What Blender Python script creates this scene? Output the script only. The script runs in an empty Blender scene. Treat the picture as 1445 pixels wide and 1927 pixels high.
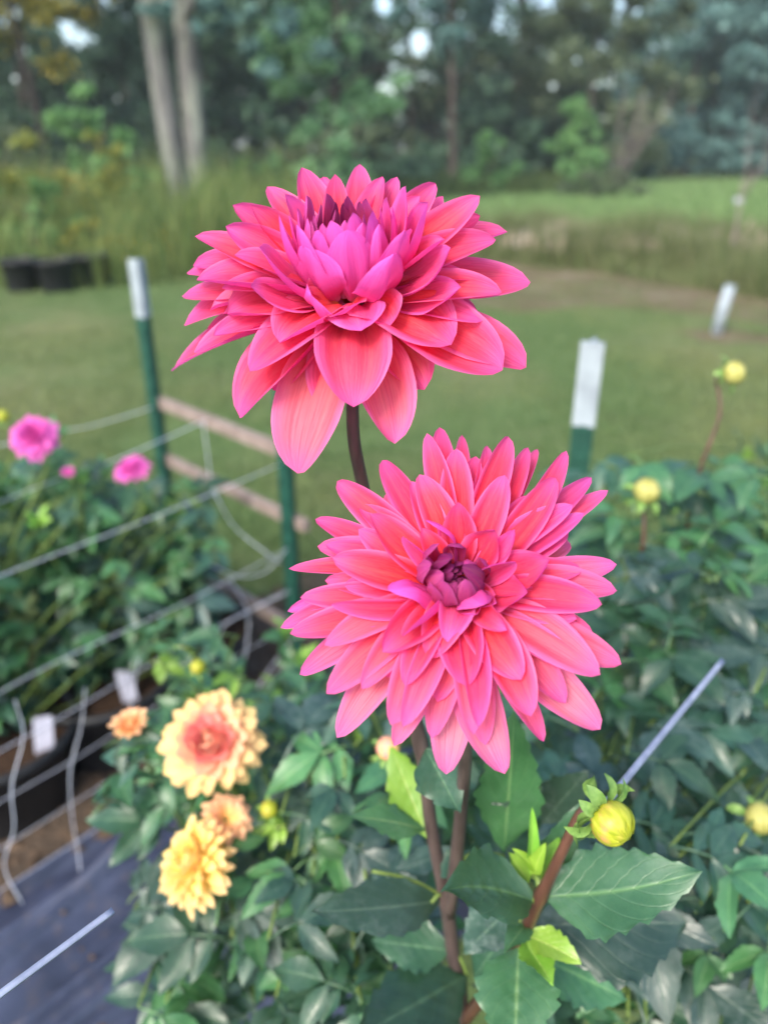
import bpy, math, random
import numpy as np
from mathutils import Vector, Matrix, Quaternion, noise

random.seed(7)
RNG = np.random.default_rng(7)
PI = math.pi
scene = bpy.context.scene
COL = scene.collection

# ------------------------------------------------------------------ camera
PITCH = math.radians(25.4)
CAMZ = 1.4
FPX, CX, CY = 1447.0, 722.5, 963.5
cam_data = bpy.data.cameras.new('camera')
cam = bpy.data.objects.new('camera', cam_data)
COL.objects.link(cam)
cam.location = (0, 0, CAMZ)
cam.rotation_euler = (PI / 2 - PITCH, 0, 0)
cam_data.sensor_fit = 'HORIZONTAL'
cam_data.sensor_width = 36.0
cam_data.lens = 36.0 * FPX / 1445.0
cam_data.clip_start = 0.02
cam_data.clip_end = 2000
cam_data.dof.use_dof = True
cam_data.dof.focus_distance = 0.392
cam_data.dof.aperture_fstop = 5.6
scene.camera = cam

# ------------------------------------------------------------------ sky, sun, exposure
SUN_EL, SUN_AZ = math.radians(42), math.radians(-150)      # azimuth from +Y towards +X
world = bpy.data.worlds.new('World')
scene.world = world
world.use_nodes = True
wn = world.node_tree
wn.nodes.clear()
wo = wn.nodes.new('ShaderNodeOutputWorld')
wb = wn.nodes.new('ShaderNodeBackground')
ws = wn.nodes.new('ShaderNodeTexSky')
ws.sky_type = 'NISHITA'
ws.sun_disc = False
ws.sun_elevation = SUN_EL
ws.sun_rotation = SUN_AZ
ws.air_density = 1.0
ws.dust_density = 2.4
ws.ozone_density = 1.0
wb.inputs['Strength'].default_value = 0.13
wn.links.new(ws.outputs[0], wb.inputs[0])
wn.links.new(wb.outputs[0], wo.inputs[0])
sun_data = bpy.data.lights.new('sun', 'SUN')
sun_data.energy = 1.5
sun_data.angle = math.radians(20)
sun_data.color = (1.0, 0.93, 0.80)
sun = bpy.data.objects.new('sun', sun_data)
COL.objects.link(sun)
sd = Vector((math.sin(SUN_AZ) * math.cos(SUN_EL), math.cos(SUN_AZ) * math.cos(SUN_EL), math.sin(SUN_EL)))
sun.rotation_euler = sd.to_track_quat('Z', 'Y').to_euler()
scene.view_settings.view_transform = 'Standard'
scene.view_settings.look = 'None'
scene.view_settings.gamma = 1.0
scene.view_settings.use_curve_mapping = False
scene.view_settings.exposure = 1.53
scene.render.engine = 'CYCLES'
scene.cycles.use_denoising = True
scene.cycles.max_bounces = 8
scene.cycles.transparent_max_bounces = 8

# ------------------------------------------------------------------ helpers
UPC = Vector((0, math.sin(PITCH), math.cos(PITCH)))
FWD = Vector((0, math.cos(PITCH), -math.sin(PITCH)))
RGT = Vector((1, 0, 0))
CAM = Vector((0, 0, CAMZ))


def ray(px, py):
    return RGT * ((px - CX) / FPX) + UPC * (-(py - CY) / FPX) + FWD


def at_d(px, py, d):                 # photo pixel and depth along the lens axis -> point in the garden
    return CAM + ray(px, py) * d


def at_y(px, py, y):                 # pixel and forward distance on the ground
    r = ray(px, py)
    return CAM + r * (y / r.y)


def at_z(px, py, z):                 # pixel on a level plane
    r = ray(px, py)
    return CAM + r * ((z - CAMZ) / r.z)


def lin(r, g, b):
    f = lambda c: c / 12.92 if c <= 0.04045 else ((c + 0.055) / 1.055) ** 2.4
    return (f(r / 255), f(g / 255), f(b / 255))


def mixc(a, b, t):
    t = max(0.0, min(1.0, t))
    return tuple(a[i] * (1 - t) + b[i] * t for i in range(3))


def sstep(a, b, x):
    t = max(0.0, min(1.0, (x - a) / (b - a)))
    return t * t * (3 - 2 * t)


WLOC = {}


def wloc(o):
    return WLOC.get(o.name, Vector((0, 0, 0))) if o is not None else Vector((0, 0, 0))


def link(name, data, parent=None, loc=(0, 0, 0), mat=None):
    """one object; loc is its place in the garden, parents carry location only"""
    o = bpy.data.objects.new(name, data)
    COL.objects.link(o)
    loc = Vector(loc)
    WLOC[o.name] = loc
    if parent is not None:
        o.parent = parent
        o.location = loc - wloc(parent)
    else:
        o.location = loc
    if mat is not None and data is not None and not data.materials:
        data.materials.append(mat)
    return o


def tag(o, label=None, cat=None, group=None, kind=None):
    if label: o['label'] = label
    if cat: o['category'] = cat
    if group: o['group'] = group
    if kind: o['kind'] = kind
    return o


def thing(name, label, cat, loc, group=None):
    return tag(link(name, None, None, loc), label, cat, group)


def make_mesh(name, verts, faces, uvs=None, cols=None, smooth=True):
    me = bpy.data.meshes.new(name)
    me.from_pydata([tuple(v) for v in verts], [], faces)
    if smooth:
        me.polygons.foreach_set('use_smooth', [True] * len(me.polygons))
    if uvs is not None:
        l = me.uv_layers.new(name='UVMap')
        vi = np.empty(len(me.loops), dtype=np.int32)
        me.loops.foreach_get('vertex_index', vi)
        l.data.foreach_set('uv', np.asarray(uvs, dtype=np.float32)[vi].ravel())
    if cols is not None:
        a = me.color_attributes.new('Col', 'FLOAT_COLOR', 'POINT')
        c = np.ones((len(verts), 4), dtype=np.float32)
        k = np.asarray(cols, dtype=np.float32)
        c[:, :k.shape[1]] = k
        a.data.foreach_set('color', c.ravel())
    me.update()
    return me


def np_mesh(name, V, Fc, cols=None, smooth=False):
    """fast: V (n,3), Fc (m,k) same-size faces"""
    me = bpy.data.meshes.new(name)
    V = np.asarray(V, dtype=np.float32)
    Fc = np.asarray(Fc, dtype=np.int32)
    m, k = Fc.shape
    me.vertices.add(len(V))
    me.vertices.foreach_set('co', V.ravel())
    me.loops.add(m * k)
    me.loops.foreach_set('vertex_index', Fc.ravel())
    me.polygons.add(m)
    me.polygons.foreach_set('loop_start', np.arange(0, m * k, k, dtype=np.int32))
    me.polygons.foreach_set('loop_total', np.full(m, k, dtype=np.int32))
    if smooth:
        me.polygons.foreach_set('use_smooth', np.ones(m, dtype=bool))
    if cols is not None:
        a = me.color_attributes.new('Col', 'FLOAT_COLOR', 'POINT')
        c = np.ones((len(V), 4), dtype=np.float32)
        c[:, :3] = cols
        a.data.foreach_set('color', c.ravel())
    me.update(calc_edges=True)
    me.validate()
    return me


def tube(pts, radii, seg=8, cap=True):
    """verts, faces of a tapering tube through pts"""
    pts = [Vector(p) for p in pts]
    V, F = [], []
    up = Vector((0.13, 0.31, 0.94))
    for i, p in enumerate(pts):
        t = (pts[min(i + 1, len(pts) - 1)] - pts[max(i - 1, 0)]).normalized()
        a = t.cross(up)
        if a.length < 1e-3: a = t.cross(Vector((1, 0, 0)))
        a.normalize()
        b = t.cross(a)
        r = radii[i] if hasattr(radii, '__len__') else radii
        for k in range(seg):
            an = 2 * PI * k / seg
            V.append(p + (a * math.cos(an) + b * math.sin(an)) * r)
    for i in range(len(pts) - 1):
        for k in range(seg):
            k2 = (k + 1) % seg
            F.append((i * seg + k, i * seg + k2, (i + 1) * seg + k2, (i + 1) * seg + k))
    if cap:
        F.append(tuple(range(seg))[::-1])
        n = (len(pts) - 1) * seg
        F.append(tuple(n + k for k in range(seg)))
    return V, F


def spline(pts, n):
    """Catmull-Rom through Vectors"""
    pts = [Vector(p) for p in pts]
    P = [pts[0] * 2 - pts[1]] + pts + [pts[-1] * 2 - pts[-2]]
    out = []
    for i in range(len(pts) - 1):
        p0, p1, p2, p3 = P[i:i + 4]
        for k in range(n):
            t = k / n
            out.append(0.5 * ((2 * p1) + (p2 - p0) * t + (2 * p0 - 5 * p1 + 4 * p2 - p3) * t * t + (3 * p1 - p0 - 3 * p2 + p3) * t ** 3))
    out.append(pts[-1])
    return out


def join(parts):
    V, F = [], []
    for v, f in parts:
        o = len(V)
        V += list(v)
        F += [tuple(i + o for i in q) for q in f]
    return V, F


def box(lo, hi):
    x0, y0, z0 = lo; x1, y1, z1 = hi
    V = [(x0, y0, z0), (x1, y0, z0), (x1, y1, z0), (x0, y1, z0), (x0, y0, z1), (x1, y0, z1), (x1, y1, z1), (x0, y1, z1)]
    F = [(3, 2, 1, 0), (4, 5, 6, 7), (0, 1, 5, 4), (1, 2, 6, 5), (2, 3, 7, 6), (3, 0, 4, 7)]
    return V, F


# ------------------------------------------------------------------ materials
class NT:
    def __init__(self, name):
        self.m = bpy.data.materials.new(name)
        self.m.use_nodes = True
        self.t = self.m.node_tree
        self.t.nodes.clear()
        self.out = self.t.nodes.new('ShaderNodeOutputMaterial')

    def n(self, kind, **kw):
        nd = self.t.nodes.new('ShaderNode' + kind)
        for k, v in kw.items():
            setattr(nd, k, v)
        return nd

    def l(self, a, b):
        self.t.links.new(a, b)

    def val(self, sock, v):
        if hasattr(v, 'is_linked') or isinstance(v, bpy.types.NodeSocket):
            self.l(v, sock)
        elif isinstance(v, tuple) and len(v) == 3 and sock.type == 'RGBA':
            sock.default_value = (*v, 1)
        else:
            sock.default_value = v

    def math(self, op, a, b=0.0, clamp=False):
        nd = self.n('Math', operation=op, use_clamp=clamp)
        self.val(nd.inputs[0], a); self.val(nd.inputs[1], b)
        return nd.outputs[0]

    def mix(self, f, a, b, mode='MIX'):
        nd = self.n('MixRGB', blend_type=mode)
        self.val(nd.inputs[0], f); self.val(nd.inputs[1], a); self.val(nd.inputs[2], b)
        return nd.outputs[0]

    def noise(self, vec, scale, detail=3, rough=0.55):
        nd = self.n('TexNoise')
        nd.inputs['Scale'].default_value = scale
        nd.inputs['Detail'].default_value = detail
        nd.inputs['Roughness'].default_value = rough
        if vec is not None: self.l(vec, nd.inputs['Vector'])
        return nd.outputs['Fac']

    def ramp(self, fac, stops):
        nd = self.n('ValToRGB')
        e = nd.color_ramp.elements
        while len(e) < len(stops): e.new(0.5)
        for i, (p, c) in enumerate(stops):
            e[i].position = p
            e[i].color = (*c, 1) if len(c) == 3 else c
        self.l(fac, nd.inputs[0])
        return nd.outputs[0]

    def rng(self, v, a, b, c=0.0, d=1.0):
        nd = self.n('MapRange')
        self.val(nd.inputs[0], v)
        for i, x in enumerate((a, b, c, d)): nd.inputs[i + 1].default_value = x
        return nd.outputs[0]

    def bump(self, h, strength, dist):
        nd = self.n('Bump')
        nd.inputs['Strength'].default_value = strength
        nd.inputs['Distance'].default_value = dist
        self.l(h, nd.inputs['Height'])
        return nd.outputs[0]

    def finish(self, color, rough=0.5, spec=0.5, normal=None, transl=0.0, tcol=None, sheen=0.0, metallic=0.0):
        b = self.n('BsdfPrincipled')
        self.val(b.inputs['Base Color'], color)
        self.val(b.inputs['Roughness'], rough)
        self.val(b.inputs['Specular IOR Level'], spec)
        b.inputs['Metallic'].default_value = metallic
        if sheen:
            b.inputs['Sheen Weight'].default_value = sheen
            b.inputs['Sheen Roughness'].default_value = 0.4
        if normal is not None: self.l(normal, b.inputs['Normal'])
        res = b.outputs[0]
        if transl:
            tr = self.n('BsdfTranslucent')
            self.val(tr.inputs['Color'], tcol if tcol is not None else color)
            if normal is not None: self.l(normal, tr.inputs['Normal'])
            mx = self.n('MixShader')
            mx.inputs[0].default_value = transl
            self.l(res, mx.inputs[1]); self.l(tr.outputs[0], mx.inputs[2])
            res = mx.outputs[0]
        self.l(res, self.out.inputs['Surface'])
        return self.m


def scaled(nt, vec, s):
    mp = nt.n('Mapping')
    nt.l(vec, mp.inputs['Vector'])
    mp.inputs['Scale'].default_value = s
    return mp.outputs[0]


def petal_material(name, back_tint, vein_col, vein=0.4, transl=0.28, streak=(0.95, 0.35, 0.22)):
    t = NT(name)
    att = t.n('Attribute', attribute_name='Col')
    col = att.outputs['Color']
    uv = t.n('TexCoord').outputs['UV']
    oi = t.n('ObjectInfo')
    off = t.n('VectorMath', operation='ADD')
    cmb = t.n('CombineXYZ')
    t.l(t.math('MULTIPLY', oi.outputs['Random'], 37.0), cmb.inputs[2])
    t.l(uv, off.inputs[0]); t.l(cmb.outputs[0], off.inputs[1])
    v1 = t.noise(scaled(t, off.outputs[0], (30, 1.1, 1)), 1.0, 4, 0.65)
    v2 = t.noise(scaled(t, off.outputs[0], (9, 0.6, 1)), 1.0, 2, 0.5)
    vv = t.math('MULTIPLY', t.rng(v1, 0.47, 0.66), vein)
    c = t.mix(vv, col, t.mix(0.75, col, vein_col))
    c = t.mix(t.math('MULTIPLY', t.rng(v2, 0.45, 0.75), 0.20), c, t.mix(0.5, col, streak))
    fine = t.noise(scaled(t, off.outputs[0], (60, 12, 1)), 1.0, 2, 0.7)
    c = t.mix(t.math('MULTIPLY', t.rng(fine, 0.35, 0.75), 0.05), c, (1, 0.7, 0.85))
    geo = t.n('NewGeometry')
    c = t.mix(t.math('MULTIPLY', t.math('MULTIPLY', geo.outputs['Backfacing'], att.outputs['Alpha']), 0.6), c, back_tint)
    hsv = t.n('HueSaturation')
    t.l(c, hsv.inputs['Color'])
    t.l(t.rng(oi.outputs['Random'], 0, 1, 0.492, 0.507), hsv.inputs['Hue'])
    t.l(t.rng(oi.outputs['Random'], 0, 1, 0.9, 1.08), hsv.inputs['Value'])
    nb = t.bump(v1, 0.55, 0.0008)
    return t.finish(hsv.outputs[0], 0.5, 0.22, nb, transl, None, 0.0)


LILAC = lin(222, 96, 206)
M_PETAL = petal_material('petal_coral_pink', lin(255, 96, 212), lin(196, 10, 78), 0.5, 0.40)
M_PEACH = petal_material('petal_peach', lin(255, 205, 150), lin(248, 176, 140), 0.2, 0.35, (1, .8, .5))
M_PINK = petal_material('petal_hot_pink', lin(240, 110, 200), lin(220, 40, 150), 0.25, 0.3)


def leaf_material(name, dark, mid, pale, mildew=0.0, hue=0.0):
    """dark green leaf with paler ribs read from the leaf's own UV (u across, v along)"""
    t = NT(name)
    tc = t.n('TexCoord')
    uv = t.n('SeparateXYZ'); t.l(tc.outputs['UV'], uv.inputs[0])
    oi = t.n('ObjectInfo')
    au = t.math('ABSOLUTE', t.math('SUBTRACT', uv.outputs[0], 0.5))
    rib = t.rng(au, 0.0, 0.035, 1, 0)
    side = t.math('FRACT', t.math('ADD', t.math('SUBTRACT', t.math('MULTIPLY', uv.outputs[1], 7.0), t.math('MULTIPLY', au, 5.2)), 0.37))
    sv = t.rng(t.math('ABSOLUTE', t.math('SUBTRACT', side, 0.5)), 0.0, 0.075, 1, 0)
    ob = tc.outputs['Object']
    cells = t.n('TexVoronoi', feature='DISTANCE_TO_EDGE')
    cells.inputs['Scale'].default_value = 420
    t.l(ob, cells.inputs['Vector'])
    cell = t.rng(cells.outputs['Distance'], 0.0, 0.12, 1, 0)
    off = t.n('VectorMath', operation='ADD')
    cmb = t.n('CombineXYZ'); t.l(t.math('MULTIPLY', oi.outputs['Random'], 19.0), cmb.inputs[0])
    t.l(ob, off.inputs[0]); t.l(cmb.outputs[0], off.inputs[1])
    n1 = t.noise(off.outputs[0], 38, 4, 0.6)
    c = t.mix(t.rng(n1, 0.3, 0.7), dark, mid)
    c = t.mix(t.math('MULTIPLY', sv, 0.18), c, pale)
    c = t.mix(t.math('MULTIPLY', cell, 0.10), c, pale)
    c = t.mix(t.math('MULTIPLY', rib, 0.75), c, pale)
    if mildew:
        n2 = t.noise(off.outputs[0], 95, 5, 0.75)
        n3 = t.noise(off.outputs[0], 21, 2, 0.5)
        f = t.math('MULTIPLY', t.rng(n2, 0.47, 0.7), t.math('MULTIPLY', t.rng(n3, 0.4, 0.62), mildew))
        c = t.mix(f, c, (0.34, 0.41, 0.39))
    hsv = t.n('HueSaturation')
    t.l(c, hsv.inputs['Color'])
    t.l(t.rng(oi.outputs['Random'], 0, 1, 0.478 + hue, 0.518 + hue), hsv.inputs['Hue'])
    wn_ = t.n('TexWhiteNoise', noise_dimensions='1D')
    t.l(oi.outputs['Random'], wn_.inputs['W'])
    t.l(t.rng(wn_.outputs['Value'], 0, 1, 0.7, 1.4), hsv.inputs['Value'])
    h = t.math('ADD', t.math('MULTIPLY', sv, -0.7), t.math('ADD', t.math('MULTIPLY', rib, -1.0), t.math('MULTIPLY', n1, 0.6)))
    nb = t.bump(h, 0.3, 0.001)
    return t.finish(hsv.outputs[0], t.rng(n1, 0.3, 0.7, 0.30, 0.50), 0.75, nb, 0.2, t.mix(0.5, hsv.outputs[0], (0.16, 0.30, 0.02)))


M_LEAF = leaf_material('leaf_dark_green', (0.015, 0.056, 0.034), (0.032, 0.098, 0.060), (0.10, 0.20, 0.11), 0.10)
M_LEAF_OLD = leaf_material('leaf_mildewed', (0.020, 0.055, 0.044), (0.042, 0.094, 0.078), (0.12, 0.19, 0.14), 0.36)
M_LEAF_FRESH = leaf_material('leaf_fresh_green', (0.024, 0.086, 0.038), (0.044, 0.130, 0.058), (0.14, 0.25, 0.10), 0.10)
M_LEAF_NEW = leaf_material('leaf_new_growth', (0.13, 0.30, 0.03), (0.22, 0.42, 0.05), (0.38, 0.52, 0.14), 0.0)
M_LEAF_MID = leaf_material('leaf_mid_green', (0.030, 0.112, 0.044), (0.058, 0.185, 0.070), (0.16, 0.31, 0.12), 0.08)


def simple(name, c1, c2, scale=20, rough=0.6, spec=0.4, bump=0.0, bd=0.002, transl=0.0, stretch=(1, 1, 1), detail=4, metallic=0.0):
    t = NT(name)
    ob = scaled(t, t.n('TexCoord').outputs['Object'], stretch)
    n1 = t.noise(ob, scale, detail, 0.6)
    c = t.mix(t.rng(n1, 0.3, 0.7), c1, c2)
    nb = t.bump(n1, bump, bd) if bump else None
    return t.finish(c, rough, spec, nb, transl, None, 0, metallic)


M_STEM = simple('stem_purple_brown', lin(50, 40, 40), lin(92, 78, 76), 90, 0.45, 0.45, 0.3, 0.0008, stretch=(1, 1, 0.12))
M_STEM_RED = simple('stem_red_brown', lin(60, 38, 32), lin(98, 66, 54), 90, 0.42, 0.45, 0.3, 0.0008, stretch=(1, 1, 0.15))
M_STEM_GREEN = simple('stem_green', lin(84, 110, 52), lin(120, 140, 72), 60, 0.5, 0.4, 0.2, 0.0008, stretch=(1, 1, 0.2))
M_BRACT = simple('bract_green', lin(88, 128, 60), lin(142, 176, 96), 140, 0.5, 0.4, 0.2, 0.0005, transl=0.2)
M_CALYX = simple('calyx_green', lin(96, 122, 60), lin(150, 160, 80), 140, 0.5, 0.4, 0.2, 0.0005)

# ================================================================== the setting
def ground_material():
    t = NT('lawn_grass')
    ob = t.n('TexCoord').outputs['Object']
    n1 = t.noise(ob, 0.55, 4, 0.6)
    n2 = t.noise(ob, 3.2, 5, 0.65)
    n3 = t.noise(ob, 70, 4, 0.7)
    g = t.mix(t.rng(n2, 0.32, 0.68), (0.088, 0.142, 0.050), (0.130, 0.190, 0.074))
    d = t.mix(n3, (0.22, 0.20, 0.10), (0.30, 0.26, 0.15))
    c = t.mix(t.math('MULTIPLY', t.rng(n1, 0.45, 0.68), 0.55), g, d)
    c = t.mix(t.math('MULTIPLY', t.rng(n3, 0.4, 0.7), 0.35), c, (0.05, 0.08, 0.02))
    return t.finish(c, 0.95, 0.1, t.bump(n3, 0.8, 0.02))


def sheet(x0, x1, y0, y1, nx, ny, zf):
    V, F = [], []
    for j in range(ny + 1):
        for i in range(nx + 1):
            x = x0 + (x1 - x0) * i / nx; y = y0 + (y1 - y0) * j / ny
            V.append((x, y, zf(x, y)))
    for j in range(ny):
        for i in range(nx):
            a = j * (nx + 1) + i
            F.append((a, a + 1, a + nx + 2, a + nx + 1))
    return V, F


M_LAWN = ground_material()
V, F = sheet(-160, 160, -20, 300, 40, 40, lambda x, y: 0.0)
tag(link('ground', make_mesh('ground', V, F), None, (0, 0, 0), M_LAWN), kind='structure')


def poly_sheet(name, pts, z, mat, kind='structure', jit=.06, n=6, seed=1):
    """flat sheet with an uneven edge, built as a fan"""
    rnd = random.Random(seed)
    P = []
    m = len(pts)
    for i in range(m):
        a, b = Vector(pts[i]), Vector(pts[(i + 1) % m])
        for k in range(n):
            p = a.lerp(b, k / n)
            P.append((p.x + rnd.uniform(-jit, jit), p.y + rnd.uniform(-jit, jit), z))
    c = (sum(p[0] for p in P) / len(P), sum(p[1] for p in P) / len(P), z)
    V = P + [c]
    F = [(i, (i + 1) % len(P), len(P)) for i in range(len(P))]
    return tag(link(name, make_mesh(name, V, F), None, (0, 0, 0), mat), kind=kind)


def dirt_material():
    t = NT('bare_dirt')
    ob = t.n('TexCoord').outputs['Object']
    n1 = t.noise(ob, 1.3, 5, 0.65)
    n2 = t.noise(ob, 40, 4, 0.7)
    c = t.ramp(n1, [(0.28, lin(84, 86, 58)), (0.46, lin(100, 92, 70)), (0.6, lin(116, 104, 86)), (0.72, lin(160, 152, 142))])
    c = t.mix(t.math('MULTIPLY', t.rng(n2, 0.4, 0.7), 0.3), c, lin(96, 84, 62))
    return t.finish(c, 0.95, 0.15, t.bump(n2, 0.6, 0.02))


M_DIRT = dirt_material()
g = lambda px, py: at_z(px, py, 0).to_2d()
rp = random.Random(3)
lo = [(740, 545), (860, 572), (960, 585), (1120, 578), (1230, 585), (1330, 596), (1420, 606), (1520, 618)]
hi = [(760, 520), (850, 496), (930, 486), (1100, 496), (1200, 508), (1300, 528), (1410, 548), (1520, 566)]
V, F = [], []
for (a_, b_) in zip(lo, hi):
    p0, p1 = at_z(a_[0], a_[1], 0), at_z(b_[0], b_[1], 0)
    for k in range(5):
        q = p0.lerp(p1, k / 4) + Vector((rp.uniform(-.1, .1), rp.uniform(-.12, .12), 0))
        V.append((q.x, q.y, .004))
for i in range(len(lo) - 1):
    for k in range(4):
        c_ = i * 5 + k
        F.append((c_, c_ + 5, c_ + 6, c_ + 1))
tag(link('path', make_mesh('path', V, F), None, (0, 0, 0), M_DIRT), kind='structure')

# row direction of the beds (both rows run the same way)
ROW = Vector((math.sin(math.radians(40)), math.cos(math.radians(40)), 0))
CRS = Vector((ROW.y, -ROW.x, 0))                                     # across the rows, to the right


def cloth_material():
    t = NT('woven_ground_cloth')
    ob = t.n('TexCoord').outputs['Object']
    w = t.n('TexChecker'); w.inputs['Scale'].default_value = 420
    t.l(ob, w.inputs['Vector'])
    n1 = t.noise(ob, 9, 4, 0.6)
    c = t.mix(t.rng(n1, 0.3, 0.7), (0.016, 0.022, 0.046), (0.046, 0.060, 0.118))
    c = t.mix(0.15, c, t.mix(w.outputs[1], (0.02, 0.02, 0.03), (0.12, 0.12, 0.15)))
    n2 = t.noise(ob, 26, 5, 0.7)
    c = t.mix(t.math('MULTIPLY', t.rng(n2, 0.55, 0.75), 0.5), c, (0.16, 0.12, 0.09))
    return t.finish(c, t.rng(n1, 0.3, 0.7, 0.30, 0.46), 0.9, t.bump(w.outputs[1], 0.15, 0.0006))


FAB0 = at_z(100, 1760, 0)


def row_sheet(name, c0, l0, l1, w0, w1, nl, nw, zf, mat, kind='structure'):
    V, F = [], []
    for j in range(nl + 1):
        for i in range(nw + 1):
            a = l0 + (l1 - l0) * j / nl; b = w0 + (w1 - w0) * i / nw
            p = c0 + ROW * a + CRS * b
            V.append((p.x, p.y, zf(a, b)))
    for j in range(nl):
        for i in range(nw):
            k = j * (nw + 1) + i
            F.append((k, k + 1, k + nw + 2, k + nw + 1))
    return tag(link(name, make_mesh(name, V, F), None, (0, 0, 0), mat), kind=kind)


def wrinkle(a, b):
    z = .010
    for k in range(9):                                               # long creases, roughly along the row
        c = -.15 + .085 * k + .05 * noise.noise(Vector((a * 1.3, k * 3.7, 1.0))) + .06 * math.sin(k * 2.3) + (.10 * a if k % 3 == 0 else 0)
        h = (.016 + .022 * max(0, noise.noise(Vector((a * 2.1, k * 1.9, 5.0))) + .25))
        z += h * math.exp(-((b - c) / .012) ** 2)
    return z + .010 * noise.noise(Vector((a * 4, b * 9, 7.7))) + .004 * noise.noise(Vector((a * 14, b * 22, 2.7)))


row_sheet('ground_cloth', FAB0, -1.1, 1.9, -.17, .62, 120, 130, wrinkle, cloth_material())


def soil_material(name, c1, c2, c3):
    t = NT(name)
    ob = t.n('TexCoord').outputs['Object']
    v = t.n('TexVoronoi'); v.inputs['Scale'].default_value = 75
    t.l(ob, v.inputs['Vector'])
    n1 = t.noise(ob, 14, 5, 0.7)
    n2 = t.noise(ob, 160, 3, 0.7)
    c = t.mix(t.rng(n1, 0.3, 0.7), c1, c2)
    c = t.mix(t.math('MULTIPLY', t.rng(n2, 0.5, 0.7), 0.6), c, c3)
    return t.finish(c, 0.95, 0.15, t.bump(t.math('ADD', v.outputs['Distance'], n2), 0.9, 0.012))


M_SOIL = soil_material('mulch_soil', lin(70, 60, 52), lin(98, 84, 72), lin(140, 124, 106))
M_POTSOIL = soil_material('potting_soil', lin(52, 40, 32), lin(76, 58, 46), lin(108, 86, 68))
row_sheet('mulch_strip', FAB0, -1.1, 1.4, -.62, -.15, 60, 16, lambda a, b: .006 + .012 * noise.noise(Vector((a * 8, b * 8, 1))) + .012, M_SOIL)
# crumbs and bark chips on the mulch, and along the cloth's edge
V, F = [], []
rnd = random.Random(5)
for i in range(990):
    p = FAB0 + ROW * rnd.uniform(-.7, 1.2) + CRS * (rnd.uniform(-.6, -.12) if i < 900 else rnd.uniform(-.12, .4))
    s = rnd.uniform(.004, .014) if i < 900 else rnd.uniform(.002, .006); an = rnd.uniform(0, 6.28)
    u = Vector((math.cos(an), math.sin(an), rnd.uniform(-.3, .3))) * s * rnd.uniform(.8, 2)
    v = Vector((-math.sin(an), math.cos(an), rnd.uniform(-.3, .3))) * s
    w = Vector((0, 0, s * .8)); c = Vector((p.x, p.y, .02)); k = len(V)
    V += [c - u - v, c + u - v, c + u + v, c - u + v, c + w]
    F += [(k, k + 1, k + 4), (k + 1, k + 2, k + 4), (k + 2, k + 3, k + 4), (k + 3, k, k + 4)]
tag(link('bark_chips', make_mesh('bark_chips', V, F, smooth=False), None, (0, 0, 0), soil_material('bark', lin(82, 66, 54), lin(112, 94, 78), lin(150, 132, 112))), 'brown bark chips strewn on the mulch beside the pots', 'bark', kind='stuff')


# ------------------------------------------------------------------ grass
def blade_material(name, ca, cb, cc, rough=.6):
    """colour varies from blade to blade"""
    t = NT(name)
    geo = t.n('NewGeometry')
    ob = t.n('TexCoord').outputs['Object']
    n1 = t.noise(ob, 0.6, 4, 0.6)
    c = t.ramp(geo.outputs['Random Per Island'], [(0.0, ca), (0.5, cb), (1.0, cc)])
    c = t.mix(t.math('MULTIPLY', t.rng(n1, 0.46, 0.68), 0.5), c, lin(150, 144, 92))
    return t.finish(c, rough, 0.3, None, 0.3)


def plain_blades(name, ca, cb, cc, rough=.6, transl=.3):
    t = NT(name)
    geo = t.n('NewGeometry')
    c = t.ramp(geo.outputs['Random Per Island'], [(0.0, ca), (0.5, cb), (1.0, cc)])
    return t.finish(c, rough, 0.25, None, transl)


def blades(name, P, H, W, lean, mat, label, cat, seed, curve=.35, patch=0.0):
    """one two-segment blade of grass at every point of P (n,3)"""
    r = np.random.default_rng(seed)
    n = len(P)
    a = r.uniform(0, 2 * np.pi, n)
    h = H * r.uniform(.55, 1.25, n)
    if patch:                                                        # stands of taller and shorter growth
        h *= np.array([max(.18, 1 + patch * (noise.noise(Vector((p[0] * 1.1, p[1] * .7, 9))) * 1.6 + noise.noise(Vector((p[0] * 3.1, p[1] * 2, 4))) * .8)) for p in P])
    w = W * r.uniform(.7, 1.3, n)
    la = r.uniform(0, 2 * np.pi, n)
    ln = lean * h * r.uniform(.2, 1.2, n)
    sx, sy = np.cos(a) * w / 2, np.sin(a) * w / 2
    lx, ly = np.cos(la) * ln, np.sin(la) * ln
    V = np.zeros((n, 5, 3))
    V[:, 0] = P + np.stack([sx, sy, np.zeros(n)], 1)
    V[:, 1] = P - np.stack([sx, sy, np.zeros(n)], 1)
    m = P + np.stack([lx * curve, ly * curve, h * .6], 1)
    V[:, 2] = m - np.stack([sx, sy, np.zeros(n)], 1) * .8
    V[:, 3] = m + np.stack([sx, sy, np.zeros(n)], 1) * .8
    V[:, 4] = P + np.stack([lx, ly, h], 1)
    k = np.arange(n)[:, None] * 5
    T = np.concatenate([k + [0, 1, 2], k + [0, 2, 3], k + [3, 2, 4]], 1).reshape(-1, 3)
    return tag(link(name, np_mesh(name, V.reshape(-1, 3), T), None, (0, 0, 0), mat), label, cat, kind='stuff')


def in_view(n, y0, y1, seed, px0=-60, px1=1505, power=1.0):
    """n points on the ground, spread over the part of it that the photograph sees"""
    r = np.random.default_rng(seed)
    y = y0 + (y1 - y0) * r.uniform(0, 1, n) ** power
    k = 1.0 / math.cos(PITCH)
    px = r.uniform(px0, px1, n)
    x = (px - CX) / FPX * np.sqrt(y ** 2 + CAMZ ** 2) * 1.02
    return np.stack([x, y, np.zeros(n)], 1)


P = in_view(90000, 1.2, 10.5, 11, power=1.5)
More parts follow.
